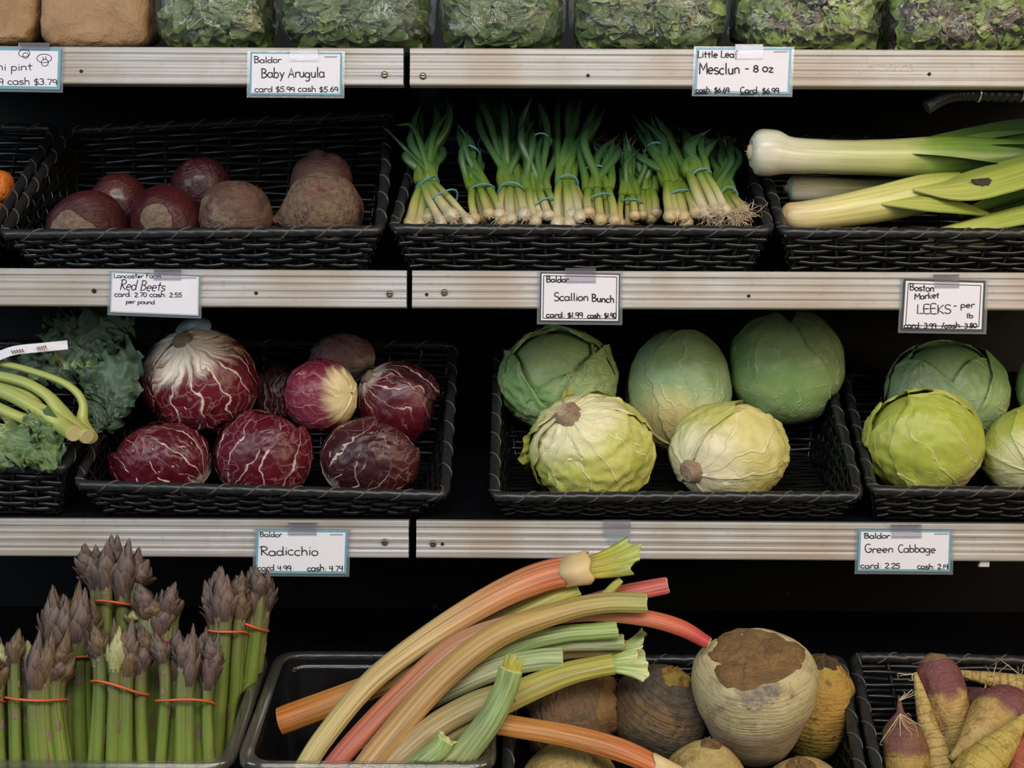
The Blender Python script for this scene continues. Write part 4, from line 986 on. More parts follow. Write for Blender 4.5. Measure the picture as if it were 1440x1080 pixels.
gs = 'scallion bunches in the wicker basket'
def ring_band(mb, pts_c, r1, r2, axis, rad=0.0014, flat=1.0, wob=0.0, seed=0):
    ax = Vector(axis).normalized(); sd = ax.cross(Vector((0, 1, 0))).normalized(); fr = sd.cross(ax)
    n = 28
    mb.tube([pts_c + sd * (r1 * math.cos(a)) + fr * (r2 * math.sin(a)) + ax * (wob * math.sin(2 * a + seed)) for a in [2 * math.pi * k / n for k in range(n)]], rad, 6, closed=True, cap=False, sec=lambda a, t: (math.cos(a), math.sin(a) * flat), up=ax)

def scallions(label, base, neck, tops, n, wb, wn, Y0, Y1, seed, bands, mat='scallion', rooty_=8, rs=8.0, droop=()):
    """base, neck: pixels; tops: pixel tips of the leaves; wb, wn: half-widths in pixels; bands: pixel centres with half-width"""
    Y0 += 0.012
    rnd = random.Random(seed); t = thing('scallion_bunch', P(base[0], base[1] + 14, Y0), label, 'scallions', gs)
    dep = 0.020; ang = []
    for k in range(n):
        fx = (k + 0.5) / n * 2 - 1
        dy = rnd.uniform(-1, 1) * 0.6 if k % 2 else -0.7
        fx += rnd.uniform(-.12, .12)
        pb = P(base[0] + fx * wb, base[1] + rnd.uniform(-5, 7), Y0 + dep * dy)
        Yn = lerp(Y0, Y1, 0.35)
        pn = P(neck[0] + fx * wn, neck[1], Yn + dep * 0.55 * dy)
        low = pb + (pb - pn) * 0.25
        r = rs * S(Y0) * rnd.uniform(0.85, 1.15)
        pts = crom([low, pb, pb.lerp(pn, 0.5) + Vector((fx * 0.002, -0.002, 0)), pn, pn + (pn - pb) * 0.15], 5)
        N = len(pts)
        rad = [r * (0.80 + 0.42 * math.exp(-((i / (N - 1) - 0.16) / 0.10) ** 2)) * (1 - 0.18 * i / (N - 1)) * (0.55 if i == 0 else 1) for i in range(N)]
        m = MB(); m.tube(pts, rad, 10, v0=0.0, v1=0.46); st = m.build('scallion', MT[mat], t)
        tip = [tops[(k + q * 3) % len(tops)] for q in range(2 if n > 4 else 3)]
        s0 = Vector(pts[-3]); d0 = (Vector(pts[-1]) - Vector(pts[-3])).normalized()
        for q, (tx, ty) in enumerate(tip):
            jx, jy = rnd.uniform(-7, 7), rnd.uniform(-8, 14)
            e = P(tx + jx, ty + jy - 10, Y1 + rnd.uniform(-0.02, 0.02)); L = (e - s0).length
            side = Vector((rnd.uniform(-1, 1) * r * 0.7, rnd.uniform(-1, 1) * r * 0.7, 0))
            bow = Vector((rnd.uniform(-.02, .02), rnd.uniform(-.012, .012), 0))
            pl = crom([s0 + side * 0.4, s0 + d0 * L * 0.10 + (e - s0) * 0.12 + side, s0.lerp(e, 0.6) + bow + d0 * L * 0.06, e], 7); M_ = len(pl)
            m = MB(); rr = [r * 0.80 * (1 - 0.15 * i / M_) * (1 - sstep(0.72, 1.0, i / (M_ - 1)) * 0.93) for i in range(M_)]
            m.tube(pl, rr, 7, v0=0.40, v1=1.0, sec=lambda a, tt: (math.cos(a), math.sin(a) * (1 - 0.45 * tt)), up=(0, 1, 0)); m.build('leaf', MT[mat], st)
        if rooty_:
            m = MB(); strands(m, low + (pb - low) * 0.2, (low - pb) + Vector((0, -0.012, 0)), rooty_, 0.016 if rooty_ < 14 else 0.024, 0.0007, 0.75, rnd); m.build('root_tuft', MT['roots'], st)
    for (dx, dy, *rest) in droop:
        s0 = P(neck[0], neck[1] - 20, lerp(Y0, Y1, .4)); mid = rest[0]; e = P(dx, dy, Y1 - 0.06)
        pl = crom([s0, P(*mid, lerp(Y0, Y1, .6)), e], 9); M_ = len(pl)
        m = MB(); m.tube(pl, [0.0062 * (1 - 0.9 * (i / (M_ - 1)) ** 2) for i in range(M_)], 7, v0=0.45, v1=1.0, sec=lambda a, tt: (math.cos(a), 0.5 * math.sin(a))); m.build('leaf', MT[mat], t)
    ax = P(*neck, lerp(Y0, Y1, .35)) - P(*base, Y0)
    for (bx, by, bw) in bands:
        f = (base[1] - by) / max(1.0, base[1] - neck[1]); Yb = lerp(Y0, Y1, min(0.9, 0.35 * f))
        m = MB(); ring_band(m, P(bx, by, Yb), bw * S(Yb), 0.018, ax + Vector((0.25 * rnd.uniform(-1, 1) * ax.length, 0, 0)), 0.0016, 0.8, 0.002, seed); m.build('rubber_band', MT['band_blue'], t)
    return t

scallions('scallion bunch lying low at the far left, only its cream bulbs in front', (592, 306), (600, 262), [(585, 215), (600, 200), (590, 190)], 3, 20, 10, 0.075, 0.16, 1, [(600, 266, 15)], rooty_=4, rs=9)
scallions('scallion bunch with two blue bands, leaves drooping over the left end of the basket', (634, 300), (604, 262), [(597, 150), (612, 140), (630, 135), (622, 165), (640, 150), (592, 180)], 5, 24, 13, 0.045, 0.19, 2, [(604, 262, 16), (622, 284, 25)], 'scallion_white', rooty_=14, rs=8.5, droop=[(538, 178, (572, 210)), (548, 186, (590, 232)), (556, 176, (582, 180))])
scallions('short slim scallion bunch just left of the tallest one', (686, 302), (676, 268), [(655, 200), (664, 215), (652, 222), (672, 222), (650, 175)], 5, 22, 15, 0.05, 0.15, 3, [(678, 271, 18), (660, 217, 14)], rooty_=5, rs=7.5)
scallions('tall scallion bunch with a blue band around its leaves, third from the left', (726, 302), (722, 268), [(662, 130), (682, 132), (700, 130), (712, 150), (722, 172), (672, 160)], 6, 26, 17, 0.05, 0.20, 4, [(720, 272, 20), (698, 200, 26)], 'scallion_white', rooty_=10, rs=8)
scallions('scallion bunch with a band low down on its white ends, right of the tall one', (768, 304), (758, 272), [(744, 180), (752, 178), (765, 182), (742, 190), (748, 132)], 5, 22, 17, 0.055, 0.16, 5, [(766, 294, 22), (758, 202, 17)], 'scallion_white', rooty_=3, rs=8)
scallions('scallion bunch with the widest splayed leaves, middle of the basket', (802, 304), (797, 262), [(792, 140), (803, 132), (818, 128), (845, 142), (853, 150), (782, 160)], 6, 24, 15, 0.045, 0.20, 6, [(797, 260, 16)], 'scallion_white', rooty_=8, rs=8)
scallions('scallion bunch with two round bulb ends facing out, right of the middle', (846, 300), (842, 270), [(846, 178), (832, 195), (868, 202), (878, 204), (836, 210)], 5, 22, 18, 0.05, 0.16, 7, [(842, 286, 21), (836, 246, 18)], rooty_=5, rs=8)
scallions('small scallion bunch deep in the basket with one bulb end showing', (888, 304), (886, 278), [(874, 205), (885, 198), (896, 205), (902, 215)], 4, 20, 15, 0.07, 0.16, 8, [(887, 292, 18)], rooty_=2, rs=7.5)
scallions('dark scallion bunch behind the small one, hardly lit', (915, 302), (912, 272), [(905, 215), (915, 210), (925, 222)], 3, 14, 12, 0.10, 0.17, 9, [], rooty_=0, rs=8)
scallions('scallion bunch bent to the left with a loose blue band high on its leaves', (962, 300), (952, 262), [(893, 172), (905, 168), (922, 166), (930, 170), (886, 210), (940, 215)], 6, 25, 17, 0.05, 0.18, 10, [(955, 281, 22), (924, 215, 17)], rooty_=4, rs=8.5)
scallions('scallion bunch with a beard of long roots and short leaves, second from the right', (1004, 292), (984, 250), [(972, 205), (985, 198), (998, 194), (1006, 192), (966, 215)], 5, 18, 15, 0.045, 0.14, 11, [(984, 250, 17)], 'scallion_white', rooty_=26, rs=8)
scallions('rightmost scallion bunch, roots spread on the rim', (1040, 298), (1022, 276), [(1015, 205), (1030, 200), (1008, 214)], 4, 14, 12, 0.05, 0.17, 12, [(1024, 278, 14)], rooty_=26, rs=7.5)
scallions('scallion bunch in deep shadow behind the bearded bunch', (965, 285), (968, 250), [(955, 192), (970, 186), (982, 195)], 3, 15, 13, 0.16, 0.22, 13, [], rooty_=0, rs=8)
scallions('scallion bunch in deep shadow behind the tall and splayed bunches', (745, 285), (745, 250), [(724, 165), (738, 150), (760, 160), (772, 170)], 4, 20, 18, 0.15, 0.23, 14, [], rooty_=0, rs=8)

def ribbon(mb, path, width, fold=0.5, n=8, up=(0, -0.6, 0.8), thick=0.0016, v0=0.0, v1=1.0):
    """folded strap leaf: path, half-widths, fold depth; two-sided with thickness"""
    path = [Vector(p) for p in path]; N = len(path); rows = []
    for side in (1, -1):
        rws = []
        for i in range(N):
            t = (path[min(i + 1, N - 1)] - path[max(i - 1, 0)]).normalized(); u = Vector(up); u = (u - t * u.dot(t)).normalized(); sd = t.cross(u)
            row = []
            for j in range(n + 1):
                x = -1 + 2 * j / n
                row.append(path[i] + sd * (width[i] * x) + u * (fold * width[i] * (abs(x) ** 1.3 - 0.5)) + u * (thick * 0.5 * side))
            rws.append(row if side > 0 else row[::-1])
        rows.append(rws)
    for k in (0, 1): mb.grid(rows[k], uv=lambda i, j: (j / n, v0 + (v1 - v0) * i / (N - 1)))
MT['leek'] = gradient('leek_shaft', [(0.0, (0.62, 0.62, 0.52)), (0.12, (0.62, 0.62, 0.46)), (0.30, (0.50, 0.52, 0.26)), (0.50, (0.42, 0.46, 0.17)), (0.62, (0.16, 0.27, 0.04)), (1.0, (0.035, 0.09, 0.03))], 0.35, 0.35, 34, coat=0.15)
MT['leek_pale'] = gradient('yellow_leek_shaft', [(0.0, (0.52, 0.36, 0.17)), (0.08, (0.64, 0.53, 0.28)), (0.30, (0.66, 0.61, 0.25)), (0.65, (0.58, 0.57, 0.18)), (1.0, (0.24, 0.32, 0.05))], 0.38, 0.4, 34, coat=0.15)
MT['leek_green'] = gradient('leek_leaf', [(0.0, (0.14, 0.24, 0.04)), (0.4, (0.06, 0.14, 0.04)), (1.0, (0.03, 0.085, 0.045))], 0.36, 0.35, 30, coat=0.2)
MT['leek_yellow'] = gradient('yellow_green_leek_leaf', [(0.0, (0.52, 0.52, 0.15)), (0.5, (0.34, 0.40, 0.075)), (1.0, (0.22, 0.30, 0.05))], 0.38, 0.4, 30, coat=0.15)
MT['leek_hole'] = plain('brown_torn_spot', (0.035, 0.025, 0.02), 0.8)
gl = 'leeks in the wicker basket'
def leek(label, pts, rad, mat, leaves, seed, rootd=None, sheath=None):
    rnd = random.Random(seed); pp = crom([tuple(P(x, y, Y)) for x, y, Y in pts], 8); s = S(pts[0][2])
    rr = [q[0] * s for q in crom([(r, 0.0) for r in rad], 8)]
    t = thing('leek', Vector(pp[0]) - Vector((0, 0, rr[3])), label, 'leek', gl)
    m = MB(); m.tube(pp, rr, 22, disp=lambda p, q, a, tt: q + (p - q) * (1 + 0.025 * noise.noise(p * 40 + Vector((seed, 0, 0))))); sh = m.build('shaft', MT[mat], t)
    m = MB(); d = (Vector(pp[0]) - Vector(pp[2])).normalized(); c = Vector(pp[0])
    m.tube([c + d * -0.004, c + d * 0.004, c + d * 0.006], [rr[0] * 0.62, rr[0] * 0.5, rr[0] * 0.1], 16); strands(m, c + d * 0.003, d, 14, 0.005, 0.0008, 0.9, rnd)
    m.build('root_plate', MT['roots'], t)
    for (lp_, w, fold, lm) in leaves:
        q = crom([tuple(P(x, y, Y)) for x, y, Y in lp_], 8); ww = [a[0] * s for a in crom([(x, 0.0) for x in w], 8)]
        m = MB(); ribbon(m, q, ww, fold); m.build('leaf', MT[lm], t)
    return t
leek('thick white leek lying on top, its bulb end at the left', [(1056, 214, 0.085), (1066, 214, 0.085), (1086, 215, 0.088), (1115, 219, 0.09), (1180, 221, 0.095), (1250, 222, 0.10), (1330, 222, 0.11), (1400, 222, 0.12), (1460, 218, 0.13)], [20, 31, 32, 25.5, 24, 26, 31, 28, 20], 'leek',
     [([(1255, 212, 0.10), (1330, 214, 0.085), (1420, 226, 0.09), (1520, 232, 0.10)], [14, 30, 32, 24], 0.5, 'leek_green'), ([(1290, 206, 0.12), (1370, 194, 0.125), (1450, 182, 0.13), (1560, 176, 0.14)], [12, 20, 22, 18], 0.6, 'leek_green'),
      ([(1330, 206, 0.11), (1400, 200, 0.11), (1470, 200, 0.115), (1560, 198, 0.12)], [10, 20, 22, 18], 0.6, 'leek_green'), ([(1300, 235, 0.11), (1380, 240, 0.115), (1460, 232, 0.12), (1560, 226, 0.13)], [14, 24, 24, 18], 0.4, 'leek_green')], 1)
leek('slim leek half hidden behind and below the thick white one', [(1108, 266, 0.16), (1116, 266, 0.16), (1150, 266, 0.16), (1220, 266, 0.165), (1300, 262, 0.17), (1380, 258, 0.18)], [12, 18, 18, 15, 14, 13], 'leek', [([(1300, 262, 0.17), (1380, 262, 0.18), (1480, 266, 0.19)], [12, 20, 16], 0.5, 'leek_green')], 2)
t = leek('yellow-green leek in front with overlapping leaves and a brown hole', [(1100, 303, 0.06), (1108, 303, 0.06), (1130, 304, 0.06), (1180, 297, 0.063), (1240, 286, 0.066), (1300, 272, 0.07), (1350, 262, 0.075)], [10, 18, 21, 23, 26, 27, 20], 'leek_pale',
     [([(1240, 286, 0.040), (1300, 282, 0.030), (1350, 288, 0.035), (1395, 302, 0.055)], [3, 22, 19, 4], -0.35, 'leek_yellow'), ([(1285, 266, 0.040), (1345, 262, 0.026), (1400, 248, 0.028), (1480, 226, 0.035), (1560, 210, 0.05)], [4, 31, 37, 34, 26], -0.30, 'leek_yellow'),
      ([(1360, 300, 0.06), (1420, 280, 0.06), (1500, 258, 0.06)], [8, 18, 18], 0.5, 'leek_green')], 3)
m = MB(); c = P(1381, 256, 0.012); hp = [(-14, -4), (-4, -5), (9, -6), (14, -3), (10, 5), (4, 9), (-3, 4), (-9, 3)]
m.tube([c + Vector((0, -0.0015, 0)), c + Vector((0, 0.0035, 0))], 0.001, 8, disp=None)
m = MB(); ring = [P(1381 + x, 256 + y, 0.010) for x, y in hp]; back = [q + Vector((0, 0.006, 0)) for q in ring]
m.grid([back, ring], wrap=True); m.fan(ring, c, flip=True); m.build('torn_spot', MT['leek_hole'], t)
t = leek('leek lowest in front, only its pale green leaves show at the right', [(1300, 350, 0.07), (1310, 349, 0.07), (1340, 342, 0.07), (1400, 325, 0.07)], [8, 14, 18, 18], 'leek_pale', [([(1300, 330, 0.04), (1370, 314, 0.035), (1440, 298, 0.035), (1540, 275, 0.04)], [6, 17, 22, 22], -0.4, 'leek_yellow'), ([(1350, 304, 0.06), (1430, 286, 0.065), (1540, 268, 0.07)], [6, 18, 20], 0.4, 'leek_green')], 4)

# ------------------------------------------------------------------ kale
MT['kale_stem'] = gradient('kale_stem', [(0.0, (0.46, 0.47, 0.13)), (0.3, (0.42, 0.47, 0.13)), (1.0, (0.30, 0.38, 0.12))], 0.4, 0.3, 26)
MT['kale_cut'] = plain('kale_cut_end', (0.52, 0.46, 0.22), 0.6, nscale=150)
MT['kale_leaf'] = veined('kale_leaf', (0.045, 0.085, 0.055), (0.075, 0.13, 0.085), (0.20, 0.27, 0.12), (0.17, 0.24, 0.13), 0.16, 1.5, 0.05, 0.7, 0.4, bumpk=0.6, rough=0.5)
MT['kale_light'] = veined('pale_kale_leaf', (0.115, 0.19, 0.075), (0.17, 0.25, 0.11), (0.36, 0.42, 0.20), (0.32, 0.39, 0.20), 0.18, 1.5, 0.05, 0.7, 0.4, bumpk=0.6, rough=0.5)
def kleaf(mb, path, width, seed, up=(0, -0.8, 0.5), amp=0.016, nu=36, curl=0.15):
    path = [Vector(q) for q in crom(path, 16)]; N = len(path); off = Vector((seed * 4.3, seed, 2.0)); rows = []
    for i in range(N):
        tt = i / (N - 1); t = (path[min(i + 1, N - 1)] - path[max(i - 1, 0)]).normalized(); u = Vector(up); u = (u - t * u.dot(t)).normalized(); sd = t.cross(u)
        w = width * (math.sin(math.pi * min(1, tt * 0.92 + 0.06)) ** 0.6); row = []
        for j in range(nu + 1):
            x = -1 + 2 * j / nu; e = abs(x)
            lobe = 1 + 0.30 * noise.noise(Vector((tt * 7, 3 if x > 0 else -3, 0)) + off)
            q = Vector((tt * 11, x * 2.2, 0)) + off; q2 = Vector((tt * 30, x * 4.0, 5)) + off
            z = 1.6 * amp * (e ** 1.6) * (1.5 * noise.noise(q) + 0.9 * noise.noise(q2) * e) + 0.35 * amp * noise.noise(Vector((tt * 6, x * 5, 9)) + off) - curl * width * e * e
            along = amp * 0.8 * (e ** 2) * noise.noise(Vector((tt * 16, x * 2, 13)) + off)
            row.append(path[i] + sd * (x * w * lobe) + u * z + t * along)
        rows.append(row)
    mb.grid(rows)
t = thing('kale_bunch', P(40, 640, 0.06), 'kale bunch with cut yellow-green stems and curly leaves, tied with a white paper band', 'kale')
for k, (pts, r) in enumerate([
    ([(128, 616, 0.02), (116, 594, 0.045), (117, 570, 0.05), (108, 552, 0.055), (85, 536, 0.06), (45, 522, 0.07), (5, 512, 0.08), (-60, 500, 0.09)], (10, 9, 6, 5.5, 5, 5, 5, 5)),
    ([(122, 614, -0.004), (100, 597, 0.030), (84, 578, 0.04), (66, 556, 0.045), (35, 538, 0.05), (-5, 528, 0.06), (-70, 515, 0.07)], (10.5, 12, 11, 8, 7.5, 7.5, 7)),
    ([(104, 610, -0.012), (88, 599, 0.022), (60, 580, 0.03), (25, 560, 0.035), (-10, 545, 0.04), (-70, 525, 0.05)], (11, 12, 11, 10, 10, 9)),
    ([(90, 604, 0.03), (60, 598, 0.035), (25, 586, 0.035), (-15, 568, 0.04), (-70, 545, 0.05)], (7, 8, 8, 8, 8)),
    ([(70, 590, 0.05), (45, 560, 0.055), (15, 548, 0.06), (-40, 530, 0.07)], (6, 7, 7, 7)),
    ([(62, 612, 0.04), (30, 606, 0.04), (-10, 598, 0.045), (-60, 585, 0.05)], (4, 5, 5, 5))]):
    s = S(0.04); pp = crom([tuple(P(*q)) for q in pts], 8); rr = [a[0] * s for a in crom([(x, 0.) for x in r], 8)]
    m = MB(); m.tube(pp, rr, 14); st = m.build('stem', MT['kale_stem'], t)
    if k in (1, 2):
        d = (Vector(pp[0]) - Vector(pp[1])).normalized(); c = Vector(pp[0]); m = MB(); m.tube([c, c + d * 0.0015], [rr[0] * 0.97, rr[0] * 0.9], 14); m.build('cut_end', MT['kale_cut'], st)
for k, (pts, w, mt, up, amp, wid) in enumerate([
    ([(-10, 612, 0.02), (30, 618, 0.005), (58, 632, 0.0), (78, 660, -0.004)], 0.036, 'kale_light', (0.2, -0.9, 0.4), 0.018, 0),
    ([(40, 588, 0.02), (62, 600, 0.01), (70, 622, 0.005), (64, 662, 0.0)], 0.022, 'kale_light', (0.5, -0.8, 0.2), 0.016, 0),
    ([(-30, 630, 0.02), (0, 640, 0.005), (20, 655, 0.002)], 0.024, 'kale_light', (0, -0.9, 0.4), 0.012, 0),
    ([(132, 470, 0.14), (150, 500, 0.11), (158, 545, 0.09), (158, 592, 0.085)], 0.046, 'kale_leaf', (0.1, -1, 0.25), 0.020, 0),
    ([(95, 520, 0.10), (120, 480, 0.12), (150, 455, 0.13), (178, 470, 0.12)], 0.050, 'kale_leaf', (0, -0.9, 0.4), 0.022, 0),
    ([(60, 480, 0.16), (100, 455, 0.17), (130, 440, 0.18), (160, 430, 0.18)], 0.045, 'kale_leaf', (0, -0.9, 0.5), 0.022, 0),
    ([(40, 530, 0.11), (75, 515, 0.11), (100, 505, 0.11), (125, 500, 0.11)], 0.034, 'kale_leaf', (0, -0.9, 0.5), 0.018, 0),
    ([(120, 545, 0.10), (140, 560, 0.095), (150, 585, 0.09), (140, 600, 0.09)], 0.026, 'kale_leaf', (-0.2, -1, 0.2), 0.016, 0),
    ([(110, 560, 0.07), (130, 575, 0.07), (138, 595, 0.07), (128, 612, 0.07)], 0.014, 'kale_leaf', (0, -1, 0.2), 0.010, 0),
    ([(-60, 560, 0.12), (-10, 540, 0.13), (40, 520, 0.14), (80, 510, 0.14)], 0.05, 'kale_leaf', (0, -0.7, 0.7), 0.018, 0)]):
    m = MB(); kleaf(m, [tuple(P(*q)) for q in pts], w, k + 1, up, amp); m.build('leaf', MT[mt], t)
m = MB(); pb = [P(-30, 512, 0.075), P(-5, 502, 0.065), P(20, 493, 0.062), P(55, 489, 0.066), P(95, 485, 0.075)]
ribbon(m, crom(pb, 8), [0.0066] * 33, 0.05, 4, up=(0, -1, 0.15), thick=0.0008); tie = m.build('paper_band', MT['paper'], t); tie['label'] = 'white paper band with faded red print'
m = MB()
for x0, x1, y in ((16, 34, 495), (52, 66, 490)):
    for q in range(5): m.tube([P(x0 + (x1 - x0) * q / 5, y - 2 - q * 0.6, 0.0585), P(x0 + (x1 - x0) * (q + 0.8) / 5, y + 2 - q * 0.6, 0.0585)], 0.0010, 4)
m.build('print', plain('faded_red_print', (0.30, 0.12, 0.12), 0.6), tie)

# ------------------------------------------------------------------ asparagus
MT['asp'] = gradient('asparagus_stalk', [(0.0, (0.26, 0.30, 0.075)), (0.35, (0.19, 0.26, 0.04)), (0.7, (0.14, 0.20, 0.035)), (1.0, (0.12, 0.13, 0.05))], 0.40, 0.25, 20, blot=0.25, blotcol=(0.20, 0.12, 0.08))
MT['asp_scale'] = plain('asparagus_stalk_scale', (0.20, 0.135, 0.09), 0.55, 0, 0.3, nscale=90)
MT['asp_tip'] = gradient('purple_asparagus_tip', [(0.0, (0.17, 0.14, 0.07)), (0.25, (0.055, 0.038, 0.036)), (0.6, (0.125, 0.085, 0.074)), (1.0, (0.175, 0.12, 0.10))], 0.6, 0.9, 26, bumpk=0.7)
MT['asp_tip_brown'] = gradient('brown_asparagus_tip', [(0.0, (0.20, 0.16, 0.06)), (0.25, (0.08, 0.055, 0.03)), (0.6, (0.15, 0.10, 0.05)), (1.0, (0.14, 0.09, 0.065))], 0.6, 0.9, 26, bumpk=0.7)
MT['asp_tip_green'] = gradient('pale_asparagus_tip', [(0.0, (0.28, 0.34, 0.10)), (0.5, (0.36, 0.36, 0.16)), (1.0, (0.40, 0.36, 0.20))], 0.55, 0.4, 14, bumpk=0.4)
ga = 'asparagus bunches in the clear tub'
def frame(path, i):
    N = len(path); t = (path[min(i + 1, N - 1)] - path[max(i - 1, 0)]).normalized(); r = t.cross(Vector((0, 1, 0.01))).normalized(); return t, r, r.cross(t)
def scale_leaf(mb, path, rads, f, ang, L, W, lift, mi):
    """pointed bract hugging the spear: starts at fraction f of the path, length L (fraction), half-angle W"""
    N = len(path); rows = []
    for a in range(5):
        q = a / 4; x = min((f + L * q) * (N - 1), N - 1.001); i = int(x); k = x - i
        c = path[i].lerp(path[i + 1], k); R = lerp(rads[i], rads[i + 1], k); t, r, u = frame(path, i)
        w = W * (1 - q ** 1.6) * (0.75 + 0.6 * q) + 0.02; row = []
        for b_ in range(5):
            y = -1 + 2 * b_ / 4; an = ang + y * w
            rad = R * (1.04 + lift * q * q - 0.10 * abs(y)) + 0.0006
            row.append(c + r * (math.cos(an) * rad) + u * (math.sin(an) * rad) + t * 0.0)
        rows.append(row)
    mb.grid(rows, uv=lambda i, j: (ang + j * 0.1, 0.2 + 0.8 * i / 4), mi=mi)
def spear(t, base, mid, tip, r, rnd, tm, tiplen=0.28, bend=None):
    ctrl = [base, mid, tip] if bend is None else [base, mid, lerp(mid, tip, 0.6), tip + bend]
    path = [Vector(q) for q in crom([tuple(q) for q in ctrl], 14 if bend is None else 10)]; N = len(path); ns = int((1 - tiplen) * (N - 1))
    rads = []
    for i in range(N):
        f = i / (N - 1)
        if i <= ns: rads.append(r * (1.0 - 0.10 * f))
        else:
            q = (i - ns) / (N - 1 - ns); rads.append(r * (0.90 + 0.62 * math.sin(math.pi * min(1, q * 1.25)) ** 1.2 * (1 if q < 0.8 else 0)) * (1 - q ** 2.6 * 0.95))
    m = MB(); m.tube(path[:ns + 2], rads[:ns + 2], 9)
    for k in range(5):
        scale_leaf(m, path, rads, rnd.uniform(0.06, 0.62), rnd.uniform(0, 6.28), 0.045, 0.60, 0.05, 1)
    st = m.build('spear', [MT['asp'], MT['asp_scale']], t)
    m = MB(); m.tube(path[ns:], rads[ns:], 9)
    nb = 18
    for k in range(nb):
        f = (1 - tiplen * 1.12) + tiplen * 0.95 * k / nb
        scale_leaf(m, path, rads, f, k * 2.4 + rnd.uniform(-.3, .3), min(tiplen * 0.42, 0.99 - f), 0.85, 0.30 + rnd.uniform(0, .35), 0)
    m.build('tip', MT[tm], st)
def asparagus(label, bx, by, hw, Y, band, tips, seed, n=10, r=8.0, dep=0.030, tl=0.37, brown=0.25, odd=()):
    """base pixel centre, half-width, depth; band (x, y, half-width); tips: (x, y) pixel list used in turn"""
    rnd = random.Random(seed); base = P(bx, by, Y)
    base.z = well_z(Y) + 0.010
    t = thing('asparagus_bunch', base, label, 'asparagus', ga)
    s = S(Y); bc = P(band[0], band[1], Y + 0.012)
    for k in range(n):
        a = 2 * math.pi * k / n * (1 if k < n else 1) + 0.3; rr = 1.0 if k % 4 else 0.35
        if k < len(tips): tx, ty = tips[k]
        else: tx, ty = tips[k % len(tips)]; tx += rnd.uniform(-10, 10); ty += rnd.uniform(-6, 18)
        fx = max(-1, min(1, (tx - band[0]) / max(1, band[2] * 1.15))); fy = (-1 if k % 2 == 0 else 0.35) * math.sqrt(max(0.05, 1 - fx * fx)) * rnd.uniform(0.7, 1)
        b0 = base + Vector((fx * hw * s * rnd.uniform(0.85, 1.05), fy * dep * 0.8, 0.004 + fy * dep * 0.2))
        mb_ = bc + Vector((fx * band[2] * s * 0.92, fy * dep * 0.75, 0))
        e = P(tx, ty, Y + 0.018 + fy * dep * 0.6)
        tm = 'asp_tip_brown' if rnd.random() < brown else 'asp_tip'
        if k in odd: tm = 'asp_tip_green'
        bend = Vector((rnd.uniform(-.008, .008), rnd.uniform(-.008, .0), rnd.uniform(-.006, .0))) if rnd.random() < 0.4 else None
        spear(t, b0, mb_, e, r * s * rnd.uniform(0.78, 1.15), rnd, tm, tl * rnd.uniform(0.9, 1.15), bend)
    m = MB(); ax = bc - base
    ring_band(m, bc + Vector((0, -0.002, 0)), (band[2] + r * 0.75) * s, dep + r * s * 0.55, Vector((band[3] if len(band) > 3 else 0, 0.30, 1)), 0.0038, 0.42, 0.0018, seed); m.build('rubber_band', MT['band_red'], t)
    return t
asparagus('asparagus bunch at the front left of the tub, fan of dried tips', 66, 1075, 42, -0.222, (52, 984, 33, 0.02), [(22, 880), (48, 905), (70, 900), (38, 898), (88, 898), (106, 918), (56, 885), (96, 880), (74, 885), (30, 905)], 2, 15, 8.5, brown=0.4, odd=(3,))
asparagus('asparagus bunch at the front centre of the tub, its band sloping down to the right', 166, 1075, 40, -0.222, (170, 966, 32, 0.22), [(140, 876), (160, 868), (178, 880), (196, 878), (206, 892), (150, 886), (186, 866), (212, 880), (168, 880), (136, 890)], 4, 15, 8.5, brown=0.5, odd=(8,))
asparagus('asparagus bunch at the front right of the tub, dense purple tips', 262, 1075, 44, -0.222, (262, 986, 33, 0.06), [(228, 885), (246, 878), (262, 890), (280, 884), (300, 892), (236, 900), (272, 876), (290, 880), (308, 888), (252, 895)], 6, 16, 8.0, brown=0.12)
asparagus('asparagus bunch behind the front left one, broad brown-purple tips leaning left', 100, 1010, 34, -0.16, (100, 925, 28), [(70, 838), (90, 828), (112, 815), (74, 822), (120, 826), (100, 848), (130, 850), (84, 870), (104, 866)], 8, 14, 10.5, tl=0.40, brown=0.3)
asparagus('tallest asparagus bunch at the back, its tips reaching over the rail', 160, 960, 32, -0.10, (162, 851, 26, 0.0), [(113, 762), (134, 765), (152, 758), (165, 750), (182, 756), (196, 768), (142, 775), (172, 765), (204, 782), (122, 790)], 10, 15, 11.0, tl=0.40, brown=0.1)
asparagus('asparagus bunch in the middle with one pale bent spear', 222, 990, 30, -0.13, (222, 905, 26), [(205, 815), (228, 828), (240, 812), (246, 828), (218, 835), (200, 822), (232, 842), (188, 850)], 12, 13, 9.0, tl=0.40, odd=(7,))
asparagus('asparagus bunch at the right with a bright band, its stalks in view below', 306, 985, 24, -0.125, (320, 890, 19, 0.05), [(288, 815), (303, 800), (312, 796), (326, 818), (340, 822), (298, 830), (318, 808), (334, 805)], 14, 13, 9.5, tl=0.40, brown=0.35)
asparagus('rightmost asparagus bunch, half behind the next one and under the sign', 330, 960, 16, -0.095, (355, 883, 14, 0.16), [(340, 802), (354, 798), (366, 796), (376, 803), (346, 812), (362, 808)], 16, 11, 9.0, tl=0.40, brown=0.1)
asparagus('asparagus bunch cut off at the left edge, only a strip in view', -26, 1075, 34, -0.225, (-26, 985, 28), [(4, 900), (-8, 885), (-22, 880), (-40, 885), (-12, 900), (8, 935)], 18, 11, 8.5, odd=(0,), brown=0.3)

